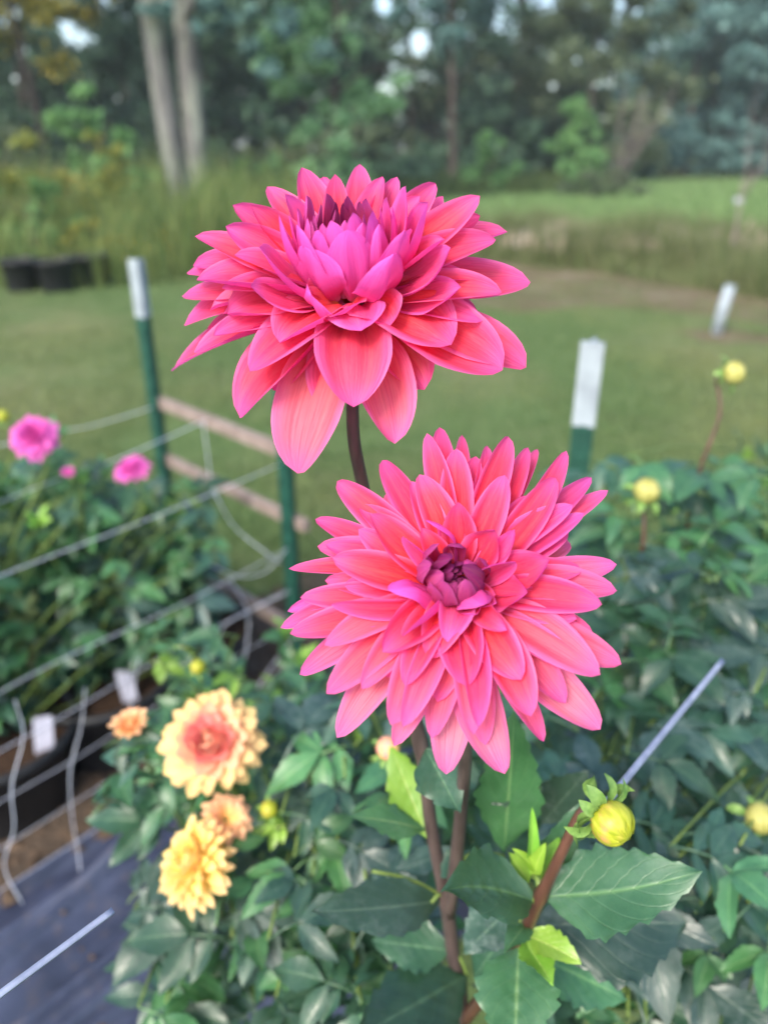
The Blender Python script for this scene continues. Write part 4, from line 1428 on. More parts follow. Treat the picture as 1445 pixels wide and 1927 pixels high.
for i in range(19):
    a = 2 * PI * i / 19 + .13 * math.sin(i * 5.1)
    rad = X2 * math.cos(a) + Y2 * math.sin(a)
    L = .062 + .008 * math.sin(i * 3.3)
    hero_petal(head2, C2, A2, 0, 0, .0155, 4, 1, T=C2 + rad * L + A2 * (.006 + .006 * math.sin(i * 2.7)), comp=False, seed=1200 + i, pale=.25 * (rad.z < 0), lil=.08)
core(head2, C2, A2, 22, 0.021, 0.027, 0.008, 700, purp=1.0, W0=.003)

# low ring on the far side and a few reflexed bracts, seen when one steps round the flower
for head, C, A, n, L in ((head1, C1, A1, 9, .078), (head2, C2, A2, 12, .07)):
    X = A.orthogonal().normalized(); Y = A.cross(X)
    los = (C - CAM).normalized()
    k = 0
    for i in range(24):
        a = 2 * PI * i / 24 + .1
        rad = X * math.cos(a) + Y * math.sin(a)
        if rad.dot(los) < 0.15 or (head is head1 and k > n): continue
        T = C + rad * L - A * (L * (.22 if head is head2 else .05))
        hero_petal(head, C, A, 0, 0, .022, -14, 1, T=T, comp=False, seed=900 + i, pale=.3); k += 1
    for i in range(7):
        a = 2 * PI * i / 7
        rad = X * math.cos(a) + Y * math.sin(a)
        Vp, F, UV, _ = local_petal(.018, .008, .05, .6, -.1, 0, 0, 5, 7, i)
        R = frame(rad * .8 - A * .6, A)
        o = C + rad * .010 - A * .012 - wloc(head)
        link('bract', make_mesh('bract', [R @ Vector(p) + o for p in Vp], F, UV), head, wloc(head), M_BRACT)


# ------------------------------------------------------------------ stems of the near plant
def stem(parent, pts, radii, mat, n=5, name='stem', seg=10, nodes=()):
    P = spline(pts, n)
    R = []
    for i in range(len(P)):
        f = i / n
        k = min(int(f), len(radii) - 2)
        R.append(radii[k] + (radii[k + 1] - radii[k]) * (f - k))
    for k in nodes:
        R[k * n] *= 1.28
    base = wloc(parent)
    V, F = tube([p - base for p in P], R, seg)
    return link(name, make_mesh(name, V, F), parent, base, mat)


S1 = [C1 - A1 * .018, at_d(664, 800, .425), at_d(683, 915, .445), at_d(736, 1150, .49), at_d(790, 1395, .53), at_d(812, 1560, .572), at_d(838, 1690, .603), at_d(853, 1800, .633), at_d(866, 1927, .67), ROOT + Vector((0, 0, .35)), ROOT]
stem(hero, S1, [.0034, .0036, .0037, .0042, .0046, .005, .0056, .006, .0066, .009, .011], M_STEM, nodes=(4, 6))
S2 = [C2 - A2 * .018, at_d(868, 1260, .41), at_d(876, 1400, .47), at_d(868, 1520, .52), at_d(858, 1620, .56), at_d(845, 1722, .612)]
stem(hero, S2, [.0034, .0038, .0044, .0046, .005, .0055], M_STEM)
BUD = at_d(1153, 1550, .445)
BA = (RGT * .50 - UPC * .42 - FWD * .75).normalized()          # the bud nods towards the path
S3 = [BUD - BA * .014, at_d(1112, 1524, .474), at_d(1092, 1532, .478), at_d(1058, 1602, .488), at_d(1018, 1686, .51), at_d(985, 1757, .54), at_d(935, 1840, .60), at_d(873, 1922, .668)]
stem(hero, S3, [.0030, .0030, .0032, .0036, .0042, .0046, .005, .006], M_STEM_RED, nodes=(4,))


def bud_material():
    t = NT('bud_yellow_green')
    tc = t.n('TexCoord')
    uv = scaled(t, tc.outputs['UV'], (18, 1.2, 1))
    n1 = t.noise(uv, 1.0, 3, 0.6)
    n2 = t.noise(scaled(t, tc.outputs['Object'], (90, 90, 90)), 1.0, 2, 0.5)
    c = t.ramp(n1, [(0.25, lin(112, 134, 30)), (0.5, lin(164, 172, 46)), (0.75, lin(200, 200, 84))])
    sx = t.n('SeparateXYZ'); t.l(tc.outputs['Object'], sx.inputs[0])
    left = t.math('MULTIPLY', t.rng(sx.outputs[0], 0.004, -0.011), t.rng(n2, 0.42, 0.62))
    c = t.mix(t.math('MULTIPLY', left, 0.8), c, lin(214, 140, 110))
    nb = t.bump(n1, 0.35, 0.0007)
    return t.finish(c, 0.42, 0.4, nb, 0.12)


M_BUD = bud_material()


def bud(parent, C, A, r, bracts=8, mat=None, name='flower_bud', hi=True, bract_l=1.25, flat=.93):
    """closed head: overlapping florets ridge a globe, green bracts bent back below it"""
    seg, rings = (40, 18) if hi else (16, 9)
    R = A.to_track_quat('Z', 'Y').to_matrix()
    V, F, UV = [], [], []
    for j in range(rings + 1):
        th = PI * j / rings
        for k in range(seg):
            a = 2 * PI * k / seg
            ridge = abs(math.sin(5.5 * a + 2.6 * th)) ** .6
            rr = r * (1 + (0.055 * ridge - 0.03) * math.sin(th) ** .6)
            V.append(R @ Vector((rr * math.sin(th) * math.cos(a), rr * math.sin(th) * math.sin(a), rr * math.cos(th) * flat)))
            UV.append(((a + .47 * th) / (2 * PI), th / PI))
    for j in range(rings):
        for k in range(seg):
            k2 = (k + 1) % seg
            F.append((j * seg + k, j * seg + k2, (j + 1) * seg + k2, (j + 1) * seg + k)[::-1])
    b = link(name, make_mesh(name, V, F, UV), parent, C, mat or M_BUD)
    X = A.orthogonal().normalized(); Y = A.cross(X)
    rnd = random.Random(int(C.x * 1e4))
    for i in range(9 if hi else 5):                                   # folded florets wrapped round it, each lapping the next
        m = 9 if hi else 5
        a0 = 2 * PI * i / m + rnd.uniform(-.1, .1); half = PI / m * 1.5
        v_, f_, u_ = [], [], []
        nj, nk = (9, 6) if hi else (6, 4)
        lift = rnd.uniform(.03, .06)
        top_ = rnd.uniform(.10, .22)
        for j in range(nj + 1):
            q = j / nj
            th = PI * (.86 + (top_ - .86) * q)
            w = half * (1 - .15 * q) * (1.0 if q < .7 else max(.04, 1 - ((q - .7) / .3) ** 1.8)) 
            for k in range(nk + 1):
                b_ = -1 + 2 * k / nk
                a = a0 + w * b_ + .5 * q
                rr = r * (1.015 + lift * (b_ * .5 + .5) + .03 * (1 - b_ * b_))
                v_.append(R @ Vector((rr * math.sin(th) * math.cos(a), rr * math.sin(th) * math.sin(a), rr * math.cos(th) * flat)))
                u_.append((a / 6.283, q))
        for j in range(nj):
            for k in range(nk):
                c_ = j * (nk + 1) + k
                f_.append((c_, c_ + 1, c_ + nk + 2, c_ + nk + 1))
        link('floret', make_mesh('floret', v_, f_, u_), b, C, mat or M_BUD)
    for i in range(bracts):
        a = 2 * PI * i / bracts + rnd.uniform(-.2, .2)
        rad = X * math.cos(a) + Y * math.sin(a)
        L = r * bract_l * rnd.uniform(.8, 1.15)
        Vp, Fp, Up, _ = local_petal(L, L * .5, .22, .7, -.15, 0, 0, 5, 7, i, None, .6, .02, .5)
        Rm = frame(rad * .92 + A * rnd.uniform(-.45, .25), -A if i % 3 == 0 else A)
        o = -A * r * .80 + rad * r * .55
        link('bract', make_mesh('bract', [Rm @ Vector(p) + o for p in Vp], Fp, Up), b, C, M_BRACT)
    return b


hb = bud(hero, BUD, BA, .0122, 14, bract_l=1.5)
hb['label'] = 'round yellow green bud with bent back bracts'


# ------------------------------------------------------------------ leaves of the near plant
def leaf_outline(t, wide=.42):
    """half-width of an ovate dahlia leaflet"""
    a = sstep(0, wide, t) ** .62
    b = 1.0 if t < wide else max(0.0, 1 - ((t - wide) / (1 - wide)) ** 1.45) ** 1.02
    return a * b


def local_leaf(L, W, fold=.22, droop=.1, teeth=6, nt=30, nu=10, seed=0, wave=.055, petiole=0.0, curl=0.0, wide=.42, side=0.0):
    """toothed leaf along +Y from the origin, upper face +Z, folded along the midrib; grid of nt rows by nu+1 columns"""
    rnd = random.Random(seed)
    ph = [rnd.uniform(0, 6.28) for _ in range(4)]
    V, F, UV = [], [], []
    for j in range(nt + 1):
        t = j / nt
        w = .5 * W * leaf_outline(t, wide) + .0006 * (1 if 0 < j < nt else 0)
        saw = (t * teeth + .15) % 1.0
        tooth = 1 - .18 * saw * (1 if .1 < t < .95 else 0) if teeth else 1
        y = L * t
        z = -droop * L * t * t + .03 * L * math.sin(3.1 * t + ph[0])
        xc = side * L * math.sin(PI * t * .9)
        for i in range(nu + 1):
            u = -1 + 2 * i / nu
            au = abs(u)
            ww = w * (tooth if au > .95 else 1)
            x = ww * u * math.cos(fold)
            zz = ww * au * math.sin(fold) - curl * W * au ** 2.2
            zz += wave * W * au ** 1.5 * math.sin(9 * t + ph[1] + (2.1 if u > 0 else 0))
            zz += .030 * W * math.sin(2 * PI * (7 * t - 2.6 * au)) * min(1, 3 * au) * (1 - au * .5) * math.sin(PI * t)
            yy = y + (.08 * L * au * au * (t) * (1 - t)) + (.012 * L if (au > .95 and teeth) else 0) * (1 - saw)
            V.append((x + xc, yy, z + zz))
            UV.append((.5 + .5 * u, t))
    for j in range(nt):
        for i in range(nu):
            a = j * (nu + 1) + i
            F.append((a, a + 1, a + nu + 2, a + nu + 1))
    if petiole:
        n0 = len(V)
        pv, pf = tube([(0, -petiole, -.1 * petiole), (0, -petiole * .5, .02 * petiole), (0, .02 * L, 0)], [.0016, .0014, .0011], 5)
        V += [tuple(p) for p in pv]
        UV += [(.5, .1)] * len(pv)
        F += [tuple(q + n0 for q in f) for f in pf]
    return V, F, UV


def hero_leaf(parent, b, tp, W, nvec, mat, seed, **kw):
    """leaf from base point b to tip tp; W full width; nvec its upper-face direction"""
    d = tp - b
    V, F, UV = local_leaf(d.length, W, seed=seed, **kw)
    dr = kw.get('droop', .1) * d.length
    R = frame(d + nvec.normalized() * dr * .9, nvec)
    o = b - wloc(parent)
    return link('leaf', make_mesh('leaf', [R @ Vector(p) + o for p in V], F, UV), parent, wloc(parent), mat)


def towards(p):
    return (CAM - p).normalized()


# base px, tip px, width px, base depth, tip depth, face tilt (right, up, to the viewer), material, extras
PETS = []
HL = [
    ((1006, 1697, .512), (833, 1688, .470), 150, (-.1, .55, .8), M_LEAF_FRESH, dict(fold=.42, droop=-.10, teeth=5, side=.10)),
    ((1022, 1690, .512), (1313, 1632, .462), 168, (.0, .7, .7), M_LEAF_FRESH, dict(fold=.12, droop=.06, teeth=8, wide=.36, side=.04)),
    ((1000, 1740, .56), (1290, 1740, .56), 210, (.1, .6, .7), M_LEAF_OLD, dict(fold=.10, droop=.08, teeth=9, wide=.5)),
    ((830, 1698, .60), (590, 1710, .53), 106, (-.15, .5, .8), M_LEAF_OLD, dict(fold=.12, droop=.05, teeth=7, wide=.45, side=-.03)),
    ((880, 1838, .635), (672, 1945, .55), 150, (-.2, .6, .7), M_LEAF, dict(fold=.10, droop=.06, teeth=6)),
    ((975, 1780, .55), (968, 1990, .49), 165, (0, .7, .8), M_LEAF_FRESH, dict(fold=.30, droop=.06, teeth=7, wide=.5)),
    ((948, 1612, .58), (968, 1335, .52), 128, (.05, -.15, 1), M_LEAF_MID, dict(fold=.14, droop=-.04, teeth=9, wide=.42)),
    ((800, 1408, .53), (862, 1526, .49), 100, (-.2, .35, .9), M_LEAF, dict(fold=.2, droop=.02, teeth=4, wide=.45)),
    ((1018, 1552, .60), (1104, 1452, .57), 92, (.1, .2, 1), M_LEAF_OLD, dict(fold=.12, droop=.02, teeth=5)),
    ((1006, 1668, .54), (1092, 1516, .52), 74, (.35, .1, .9), M_LEAF_FRESH, dict(fold=.2, droop=.0, teeth=6)),
    ((968, 1702, .58), (874, 1792, .55), 105, (-.1, .5, .8), M_LEAF_OLD, dict(fold=.15, droop=.05, teeth=6)),
    ((895, 1840, .64), (960, 1740, .60), 92, (0, .4, .9), M_LEAF, dict(fold=.15, droop=.02, teeth=6)),
    ((800, 1562, .575), (660, 1536, .55), 58, (0, .75, .6), M_LEAF_FRESH, dict(fold=.1, droop=.08, teeth=5)),
    ((985, 1768, .535), (1040, 1850, .49), 62, (.2, .6, .8), M_LEAF_NEW, dict(fold=.35, droop=.12, teeth=5)),
    ((985, 1758, .530), (1092, 1812, .505), 62, (.2, .75, .6), M_LEAF_NEW, dict(fold=.3, droop=.15, teeth=6)),
    ((990, 1745, .530), (955, 1780, .50), 46, (-.2, .4, .9), M_LEAF_FRESH, dict(fold=.3, droop=.2, teeth=4)),
    ((998, 1650, .52), (1000, 1518, .50), 24, (.3, 0, 1), M_LEAF_NEW, dict(fold=.6, droop=-.02, teeth=0, nt=14, nu=6)),
    ((1008, 1640, .52), (972, 1600, .50), 20, (.1, .4, 1), M_LEAF_NEW, dict(fold=.4, droop=.15, teeth=0, nt=14, nu=6)),
    ((1002, 1650, .52), (1018, 1598, .495), 30, (-.1, .4, 1), M_LEAF_NEW, dict(fold=.5, droop=.2, teeth=0, nt=14, nu=6)),
    ((992, 1660, .53), (960, 1608, .515), 42, (.3, .2, 1), M_LEAF_NEW, dict(fold=.3, droop=.05, teeth=3, nt=18)),
    ((1020, 1668, .53), (1052, 1580, .52), 50, (.2, .2, 1), M_LEAF_NEW, dict(fold=.2, droop=.05, teeth=4)),
    ((805, 1580, .575), (735, 1405, .58), 90, (0, .2, 1), M_LEAF_NEW, dict(fold=.15, droop=.02, teeth=5)),
    ((838, 1600, .585), (880, 1660, .58), 70, (0, .5, 1), M_LEAF, dict(fold=.15, droop=.05, teeth=5)),
    ((1010, 1800, .60), (1180, 1880, .585), 120, (.1, .7, .6), M_LEAF_MID, dict(fold=.2, droop=.1, teeth=7)),
    ((850, 1790, .63), (700, 1770, .62), 95, (-.1, .6, .7), M_LEAF, dict(fold=.1, droop=.1, teeth=7)),
    ((890, 1500, .56), (990, 1450, .565), 80, (.2, .2, 1), M_LEAF, dict(fold=.2, droop=.05, teeth=5)),
]
for i, (b, tpx, w, nv, mat, kw) in enumerate(HL):
    B, T = at_d(*b), at_d(*tpx)
    md = (b[2] + tpx[2]) / 2
    mid = (B + T) / 2
    los = towards(mid)
    nn = RGT * nv[0] + Vector((0, 0, 1)) * nv[1] + los * nv[2]
    d = (T - B).normalized()
    nn2 = (nn - d * nn.dot(d)).normalized()
    sx = d.cross(nn2)
    q = los.cross(d).normalized()
    W = w * md / FPX / max(.55, abs(sx.dot(q))) * 1.06
    hero_leaf(hero, B, T, W, nn, mat, 40 + i, **{**dict(nt=32, nu=10), **kw})
# stalks that carry the leaves set off from the stems
for a, b, r in (((838, 1690, .603), (812, 1699, .59), .0016), ((852, 1790, .631), (880, 1838, .635), .0017), ((985, 1757, .54), (975, 1785, .548), .0018), ((1018, 1686, .51), (1024, 1691, .512), .0018), ((1018, 1686, .51), (1004, 1698, .512), .0018), ((985, 1757, .54), (1002, 1742, .56), .0018),
                ((858, 1620, .56), (948, 1612, .58), .0018), ((805, 1480, .55), (798, 1408, .53), .0014), ((838, 1690, .603), (700, 1640, .59), .0016), ((1018, 1686, .51), (1004, 1650, .52), .0022), ((985, 1757, .54), (968, 1702, .58), .0016)):
    p, q = at_d(*a), at_d(*b)
    m = (p + q) / 2 + Vector((0, 0, .006))
    stem(hero, [p, m, q], [r * 1.2, r, r * .9], M_STEM_GREEN, 4, 'leaf_stalk', 6)

# ================================================================== the other dahlias
# compound leaf of three or five toothed leaflets on one stalk; a few shapes shared by all the plants
LEAF_SHAPES = []


def compound_leaf(seed, n_side, L):
    rnd = random.Random(seed)
    V, F, UV = [], [], []
    st = L * .55

    def put(v, f, u, M, o):
        k = len(V)
        V.extend([M @ Vector(p) + o for p in v]); F.extend([tuple(i + k for i in q) for q in f]); UV.extend(u)
    tv, tf = tube([(0, 0, 0), (0, st * .5, .012 * L / .08), (0, st * 1.02, .014 * L / .08)], [.0017, .0014, .001], 5)
    put(tv, tf, [(.5, .3)] * len(tv), Matrix.Identity(3), Vector())
    kw = dict(teeth=6, nt=13, nu=4, wave=.05)
    v, f, u = local_leaf(L, L * rnd.uniform(.5, .62), rnd.uniform(.12, .35), rnd.uniform(.10, .38), seed=seed, **kw)
    put(v, f, u, Matrix.Rotation(rnd.uniform(-.2, .2), 3, 'X'), Vector((0, st, .014 * L / .08)))
    for k in range(n_side):
        for s in (-1, 1):
            y = st * (.92 - .42 * k)
            l = L * (.78 - .12 * k) * rnd.uniform(.85, 1.1)
            v, f, u = local_leaf(l, l * rnd.uniform(.48, .58), rnd.uniform(.12, .35), rnd.uniform(.10, .4), seed=seed + 7 * k + s, **kw)
            M = Matrix.Rotation(-s * rnd.uniform(.95, 1.3), 3, 'Z') @ Matrix.Rotation(rnd.uniform(-.25, .1), 3, 'X') @ Matrix.Rotation(rnd.uniform(-.3, .3), 3, 'Y')
            put(v, f, u, M, Vector((0, y, .011 * L / .08)))
    return make_mesh('leaf', V, F, UV)


LEAVES = {}
for mn, mat in (('dark', M_LEAF), ('old', M_LEAF_OLD), ('mid', M_LEAF_MID), ('fresh', M_LEAF_FRESH), ('new', M_LEAF_NEW)):
    LEAVES[mn] = []
    for i in range(5 if mn in ('dark', 'mid') else 3):
        me = compound_leaf(len(LEAVES) * 31 + i * 7, 1 + (i % 2), .085 if mn != 'new' else .05)
        me.materials.append(mat)
        LEAVES[mn].append(me)


def put_leaf(parent, p, d, up, kind, scale, rnd):
    me = rnd.choice(LEAVES[kind])
    o = link('leaf', me, parent, p)
    o.rotation_mode = 'QUATERNION'
    o.rotation_quaternion = frame(d, up).to_quaternion()
    o.scale = (scale * rnd.uniform(.92, 1.08), scale, scale)
    return o


def bush(name, label, base, top, spread, n_stems, nodes, seed, mix, scale=1.0, z0=.12, group=None, stem_mat=None, zbase=0.0, bare=0.0):
    """leafy dahlia: stems fan from the base, leaves in opposite pairs turned a quarter at each node; mix: kinds from the bottom up"""
    rnd = random.Random(seed)
    base = Vector((base.x, base.y, zbase))
    t = thing(name, label, 'dahlia', base, group)
    tips = []
    for s in range(n_stems):
        a = 2 * PI * s / n_stems + rnd.uniform(-.5, .5)
        q = rnd.uniform(.35, 1.0) if s else .15
        h = (top - zbase) * rnd.uniform(.82, 1.0) * (1 - .18 * q)
        tip = base + Vector((math.cos(a) * spread * q, math.sin(a) * spread * q, h))
        mid = base + Vector((math.cos(a) * spread * q * .38, math.sin(a) * spread * q * .38, h * .52))
        P = spline([base + Vector((math.cos(a) * .02, math.sin(a) * .02, -.01)), mid, tip], 8)
        V, F = tube([p - base for p in P], [.0065 - .0045 * i / 16 for i in range(17)], 6)
        link('stem', make_mesh('stem', V, F), t, base, stem_mat or M_STEM_GREEN)
        tips.append((P[-1], (P[-1] - P[-2]).normalized()))
        tw = rnd.uniform(0, 3)
        for k in range(nodes):
            f = z0 + (1 - z0) * (k + rnd.uniform(.0, .6)) / nodes
            if f < bare: continue
            i = f * 16; i0 = min(15, int(i))
            p = P[i0].lerp(P[i0 + 1], i - i0)
            for sd_ in (0, 1):
                an = tw + k * PI / 2 + sd_ * PI + rnd.uniform(-.3, .3)
                el = rnd.uniform(-.15, .5) + .45 * (f > .85)
                d = Vector((math.cos(an) * math.cos(el), math.sin(an) * math.cos(el), math.sin(el)))
                kind = mix[min(len(mix) - 1, int(f * len(mix)))]
                if rnd.random() < .16: kind = rnd.choice(['mid', 'old', 'dark'])
                up = Vector((rnd.uniform(-.35, .35), rnd.uniform(-.45, .25), 1))
                put_leaf(t, p, d, up, kind, scale * rnd.uniform(.62, 1.15) * (1 - .35 * max(0, f - .75) / .25), rnd)
        for q in range(3):
            an = q * 2.1 + tw
            put_leaf(t, P[-1], Vector((math.cos(an) * .5, math.sin(an) * .5, .8)), Vector((-math.cos(an), -math.sin(an), .4)), 'new' if rnd.random() < .6 else mix[-1], scale * rnd.uniform(.5, .8), rnd)
    return t, tips


def bloom(parent, C, A, R, rows, mat, colfn, seed, name='flower_head', label=None, cal=.10):
    """full double bloom: rows of (count, tilt above the flower's plane, relative length, relative width, start height); petals of a row share one shape"""
    A = A.normalized()
    h = receptacle(name, parent, C, A, R * cal, M_CALYX)
    if label: h['label'] = label
    X = A.orthogonal().normalized(); Y = A.cross(X)
    rnd = random.Random(seed)
    for ri, (n, e, l, w, hz) in enumerate(rows):
        L = R * l
        shapes = []
        for q in range(2):
            Vp, F, UV, CO = local_petal(L, R * w, .12 - .24 * sstep(10, 70, e), .8 + .6 * sstep(10, 80, e), .06, 0, 0, 6, 8, seed * 17 + ri * 3 + q, lambda u, t: colfn(u, t, ri / max(1, len(rows) - 1)), .0, .06)
            me = make_mesh('petal', Vp, F, UV, CO)
            me.materials.append(mat)
            shapes.append(me)
        for k in range(n):
            a = 2 * PI * (k + .5 * (ri % 2)) / n + rnd.uniform(-.09, .09)
            ee = math.radians(e + rnd.uniform(-7, 7))
            rad = X * math.cos(a) + Y * math.sin(a)
            d = rad * math.cos(ee) + A * math.sin(ee)
            o = link('petal', shapes[k % 2], h, C + rad * R * (.07 + .05 * (1 - ri / len(rows))) + A * R * hz)
            o.rotation_mode = 'QUATERNION'
            o.rotation_quaternion = frame(d, A * math.cos(ee) - rad * math.sin(ee)).to_quaternion()
            s = rnd.uniform(.88, 1.08)
            o.scale = (s, s, s)
    return h


def stalk(parent, pts, r, mat=None):
    return stem(parent, pts, [r * (1 - .35 * i / (len(pts) - 1)) for i in range(len(pts))], mat or M_STEM_GREEN, 4, 'flower_stalk', 7)


FULL = [(19, -14, 1.0, .30, -.02), (19, 0, .97, .30, 0), (17, 14, .90, .30, .03), (15, 28, .80, .30, .05), (12, 42, .68, .30, .08), (10, 56, .56, .30, .10), (8, 70, .46, .28, .13), (6, 84, .40, .26, .15)]
BALL = [(18, -18, 1.0, .36, -.02), (17, -4, .98, .36, 0), (16, 12, .92, .38, .03), (13, 32, .80, .42, .05), (11, 50, .66, .44, .09), (9, 64, .56, .44, .13), (7, 76, .46, .42, .18), (5, 86, .38, .36, .22)]
DOUBLE = [(13, -12, 1.0, .42, -.02), (13, 4, .96, .42, 0), (12, 20, .86, .40, .03), (11, 36, .74, .38, .06), (9, 52, .62, .34, .10), (7, 68, .50, .30, .13), (5, 80, .42, .26, .15)]

# ---- left bed: three potted bushes with hot pink blooms
def pinkfn(u, t, f): return mixc((0.66, 0.07, 0.42), (0.80, 0.17, 0.60), .35 + .5 * t + .2 * abs(u) - .3 * f)


LB = [(PC[0] + NP * .03, .88, .16, 8, 9, 61, 'leafy dahlia in the left edge pot with a round hot pink bloom'),
      (PC[1] + NP * .03, .84, .15, 8, 9, 62, 'leafy dahlia in the second pot with a flat hot pink bloom'),
      (PC[2], .62, .15, 6, 8, 63, 'smaller leafy dahlia nearest the middle fence post, without flowers'),
      (at_z(-60, 1250, POTH), .86, .20, 6, 8, 64, 'leafy dahlia at the back of the left edge, budding yellow')]
LBO = []
for c, top, spd, ns, nd, sd_, lb in LB:
    z0 = POTH * .86
    if sd_ == 64:
        pot(c, .165, POTH, 'black plastic pot behind the left edge one, nearly hidden by leaves', 'black pots of the left bed')
    LBO.append(bush('dahlia_bush', lb, c, top, spd, ns, nd, sd_, ['dark', 'old', 'dark', 'mid', 'mid'], .95, .08, 'potted dahlias of the left bed', None, z0)[0])


def reach(pl, C, A, r=.0032):
    """stalk from the plant's base up to a bloom"""
    b = wloc(pl)
    stalk(pl, [b + Vector((0, 0, .0)), b.lerp(C, .5) + Vector((0, 0, .06)), C - A * .05 - Vector((0, 0, .05)), C - A * .008], r)


y0 = 1.42
C = at_y(66, 822, 1.46); A = Vector((.15, -.75, .65)).normalized()
bloom(LBO[0], C, A, .045, DOUBLE, M_PINK, pinkfn, 5); reach(LBO[0], C, A)
C = at_y(248, 884, 1.50); A = Vector((-.15, -.25, .95)).normalized()
bloom(LBO[1], C, A, .036, DOUBLE[:5], M_PINK, pinkfn, 6); reach(LBO[1], C, A)
C = at_y(129, 890, 1.44); A = Vector((.2, -.5, .8)).normalized()
bloom(LBO[0], C, A, .015, DOUBLE[2:5], M_PINK, pinkfn, 7); reach(LBO[0], C, A, .0025)
C = at_y(5, 782, 1.48); A = Vector((.2, -.4, .9)).normalized()
bud(LBO[3], C, A, .012, 6, hi=False); reach(LBO[3], C, A, .0025)

# ---- peach and yellow dahlia beside the cloth
def peachfn(u, t, f):
    c = mixc(lin(252, 160, 140), lin(252, 220, 150), sstep(.25, .8, t))
    return mixc(c, lin(252, 168, 170), sstep(.25, .6, f) * .95)


def yellowfn(u, t, f): return mixc(mixc(lin(248, 222, 90), lin(250, 214, 156), sstep(.4, 1, t)), lin(255, 242, 140), f * .9)


def orangefn(u, t, f): return mixc(lin(252, 206, 120), lin(250, 196, 150), sstep(.2, .9, t))


PB = at_z(470, 1740, .0)
peach, _ = bush('dahlia_bush', 'dahlia with a peach pink bloom and a yellow bloom beside the dark ground cloth', PB, .66, .13, 8, 8, 71, ['old', 'dark', 'dark', 'mid', 'fresh'], .95, .18)
C = at_d(398, 1397, .80); A = (CAM - C).normalized() + Vector((-.05, 0, .12)); A.normalize()
h = bloom(peach, C, A, .050, BALL, M_PEACH, peachfn, 8); h['label'] = 'peach bloom with rosy pink heart and cream edges'
stalk(peach, [PB, PB.lerp(C, .55) + Vector((.02, 0, .05)), C - A * .05, C - A * .01], .0045)
C = at_d(372, 1625, .74); A = Vector((-.55, -.45, .55)).normalized()
A = (RGT * -.62 + (CAM - C).normalized() * .42 + Vector((0, 0, .35))).normalized()
h = bloom(peach, C, A, .042, FULL, M_PEACH, yellowfn, 9); h['label'] = 'yellow bloom turned aside, apricot outer petals'
stalk(peach, [PB, PB.lerp(C, .55) + Vector((.03, 0, .03)), C - A * .04, C - A * .008], .004)
C = at_d(425, 1545, .76); A = (RGT * .35 + (CAM - C).normalized() * .4 + Vector((0, 0, .7))).normalized()
h = bloom(peach, C, A, .026, DOUBLE[1:4], M_PEACH, orangefn, 10); h['label'] = 'small wilting orange bloom'
stalk(peach, [PB, PB.lerp(C, .6), C - A * .03, C - A * .005], .0032)
C = at_d(247, 1370, .84); A = (RGT * -.2 + (CAM - C).normalized() * .3 + Vector((0, 0, .8))).normalized()
h = bloom(peach, C, A, .024, DOUBLE[2:6], M_PEACH, orangefn, 11); h['label'] = 'half open orange bud'
stalk(peach, [PB, PB.lerp(C, .6) + Vector((-.02, 0, .03)), C - A * .04, C - A * .006], .0035)
for x, y, dd, r in ((506, 1523, .78, .0085), (348, 1220, .98, .008), (372, 1255, .95, .009)):
    C = at_d(x, y, dd); A = Vector((.1, -.5, .8)).normalized()
    bud(peach, C, A, r, 6, hi=False)
    stalk(peach, [PB, PB.lerp(C, .6), C - A * .03, C - A * r * .8], .0026)

# extra sprays set where the photograph shows them: tip pixel, depth, kind
rnd = random.Random(99)


def spray(plant, cells, seed):
    rnd = random.Random(seed)
    b = wloc(plant)
    for (x, y, dd, kind, sc) in cells:
        p = at_d(x, y, dd)
        an = rnd.uniform(0, 6.28)
        d = Vector((math.cos(an), math.sin(an) * .8, rnd.uniform(-.25, .35)))
        start = p - d.normalized() * .05 * sc
        put_leaf(plant, start, d, Vector((rnd.uniform(-.3, .3), -.35, 1)), kind, sc, rnd)
        stem(plant, [Vector((b.x + (start.x - b.x) * .35, b.y + (start.y - b.y) * .35, max(.02 + b.z, start.z - .16))), start.lerp(Vector((b.x, b.y, start.z)), .25) - Vector((0, 0, .05)), start], [.0022, .0018, .0013], M_STEM_GREEN, 3, 'leaf_stalk', 5)


def grid(x0, x1, y0, y1, nx, ny, d0, d1, kinds, sc, seed):
    rnd = random.Random(seed)
    out = []
    for j in range(ny):
        for i in range(nx):
            x = x0 + (x1 - x0) * (i + rnd.uniform(.1, .9)) / nx
            y = y0 + (y1 - y0) * (j + rnd.uniform(.1, .9)) / ny
            out.append((x, y, rnd.uniform(d0, d1), rnd.choice(kinds), sc * rnd.uniform(.62, 1.08)))
    return out


spray(peach, grid(270, 560, 1620, 1960, 5, 6, .74, .92, ['dark', 'dark', 'old', 'dark', 'mid'], .85, 1), 1)
spray(peach, grid(200, 330, 1340, 1560, 3, 3, .84, .92, ['dark', 'mid', 'fresh'], .75, 2), 2)
spray(peach, grid(400, 560, 1560, 1780, 2, 3, .72, .80, ['fresh', 'mid', 'new', 'mid'], .7, 3), 3)
spray(peach, grid(290, 430, 1180, 1330, 3, 2, .95, 1.02, ['fresh', 'new', 'mid'], .7, 4), 4)

spray(LBO[0], grid(-20, 190, 870, 1300, 5, 10, 1.62, 1.85, ['mid', 'dark', 'fresh', 'mid'], .9, 5), 5)
spray(LBO[1], grid(150, 410, 910, 1240, 6, 8, 1.72, 1.95, ['mid', 'dark', 'old', 'mid'], .9, 6), 6)

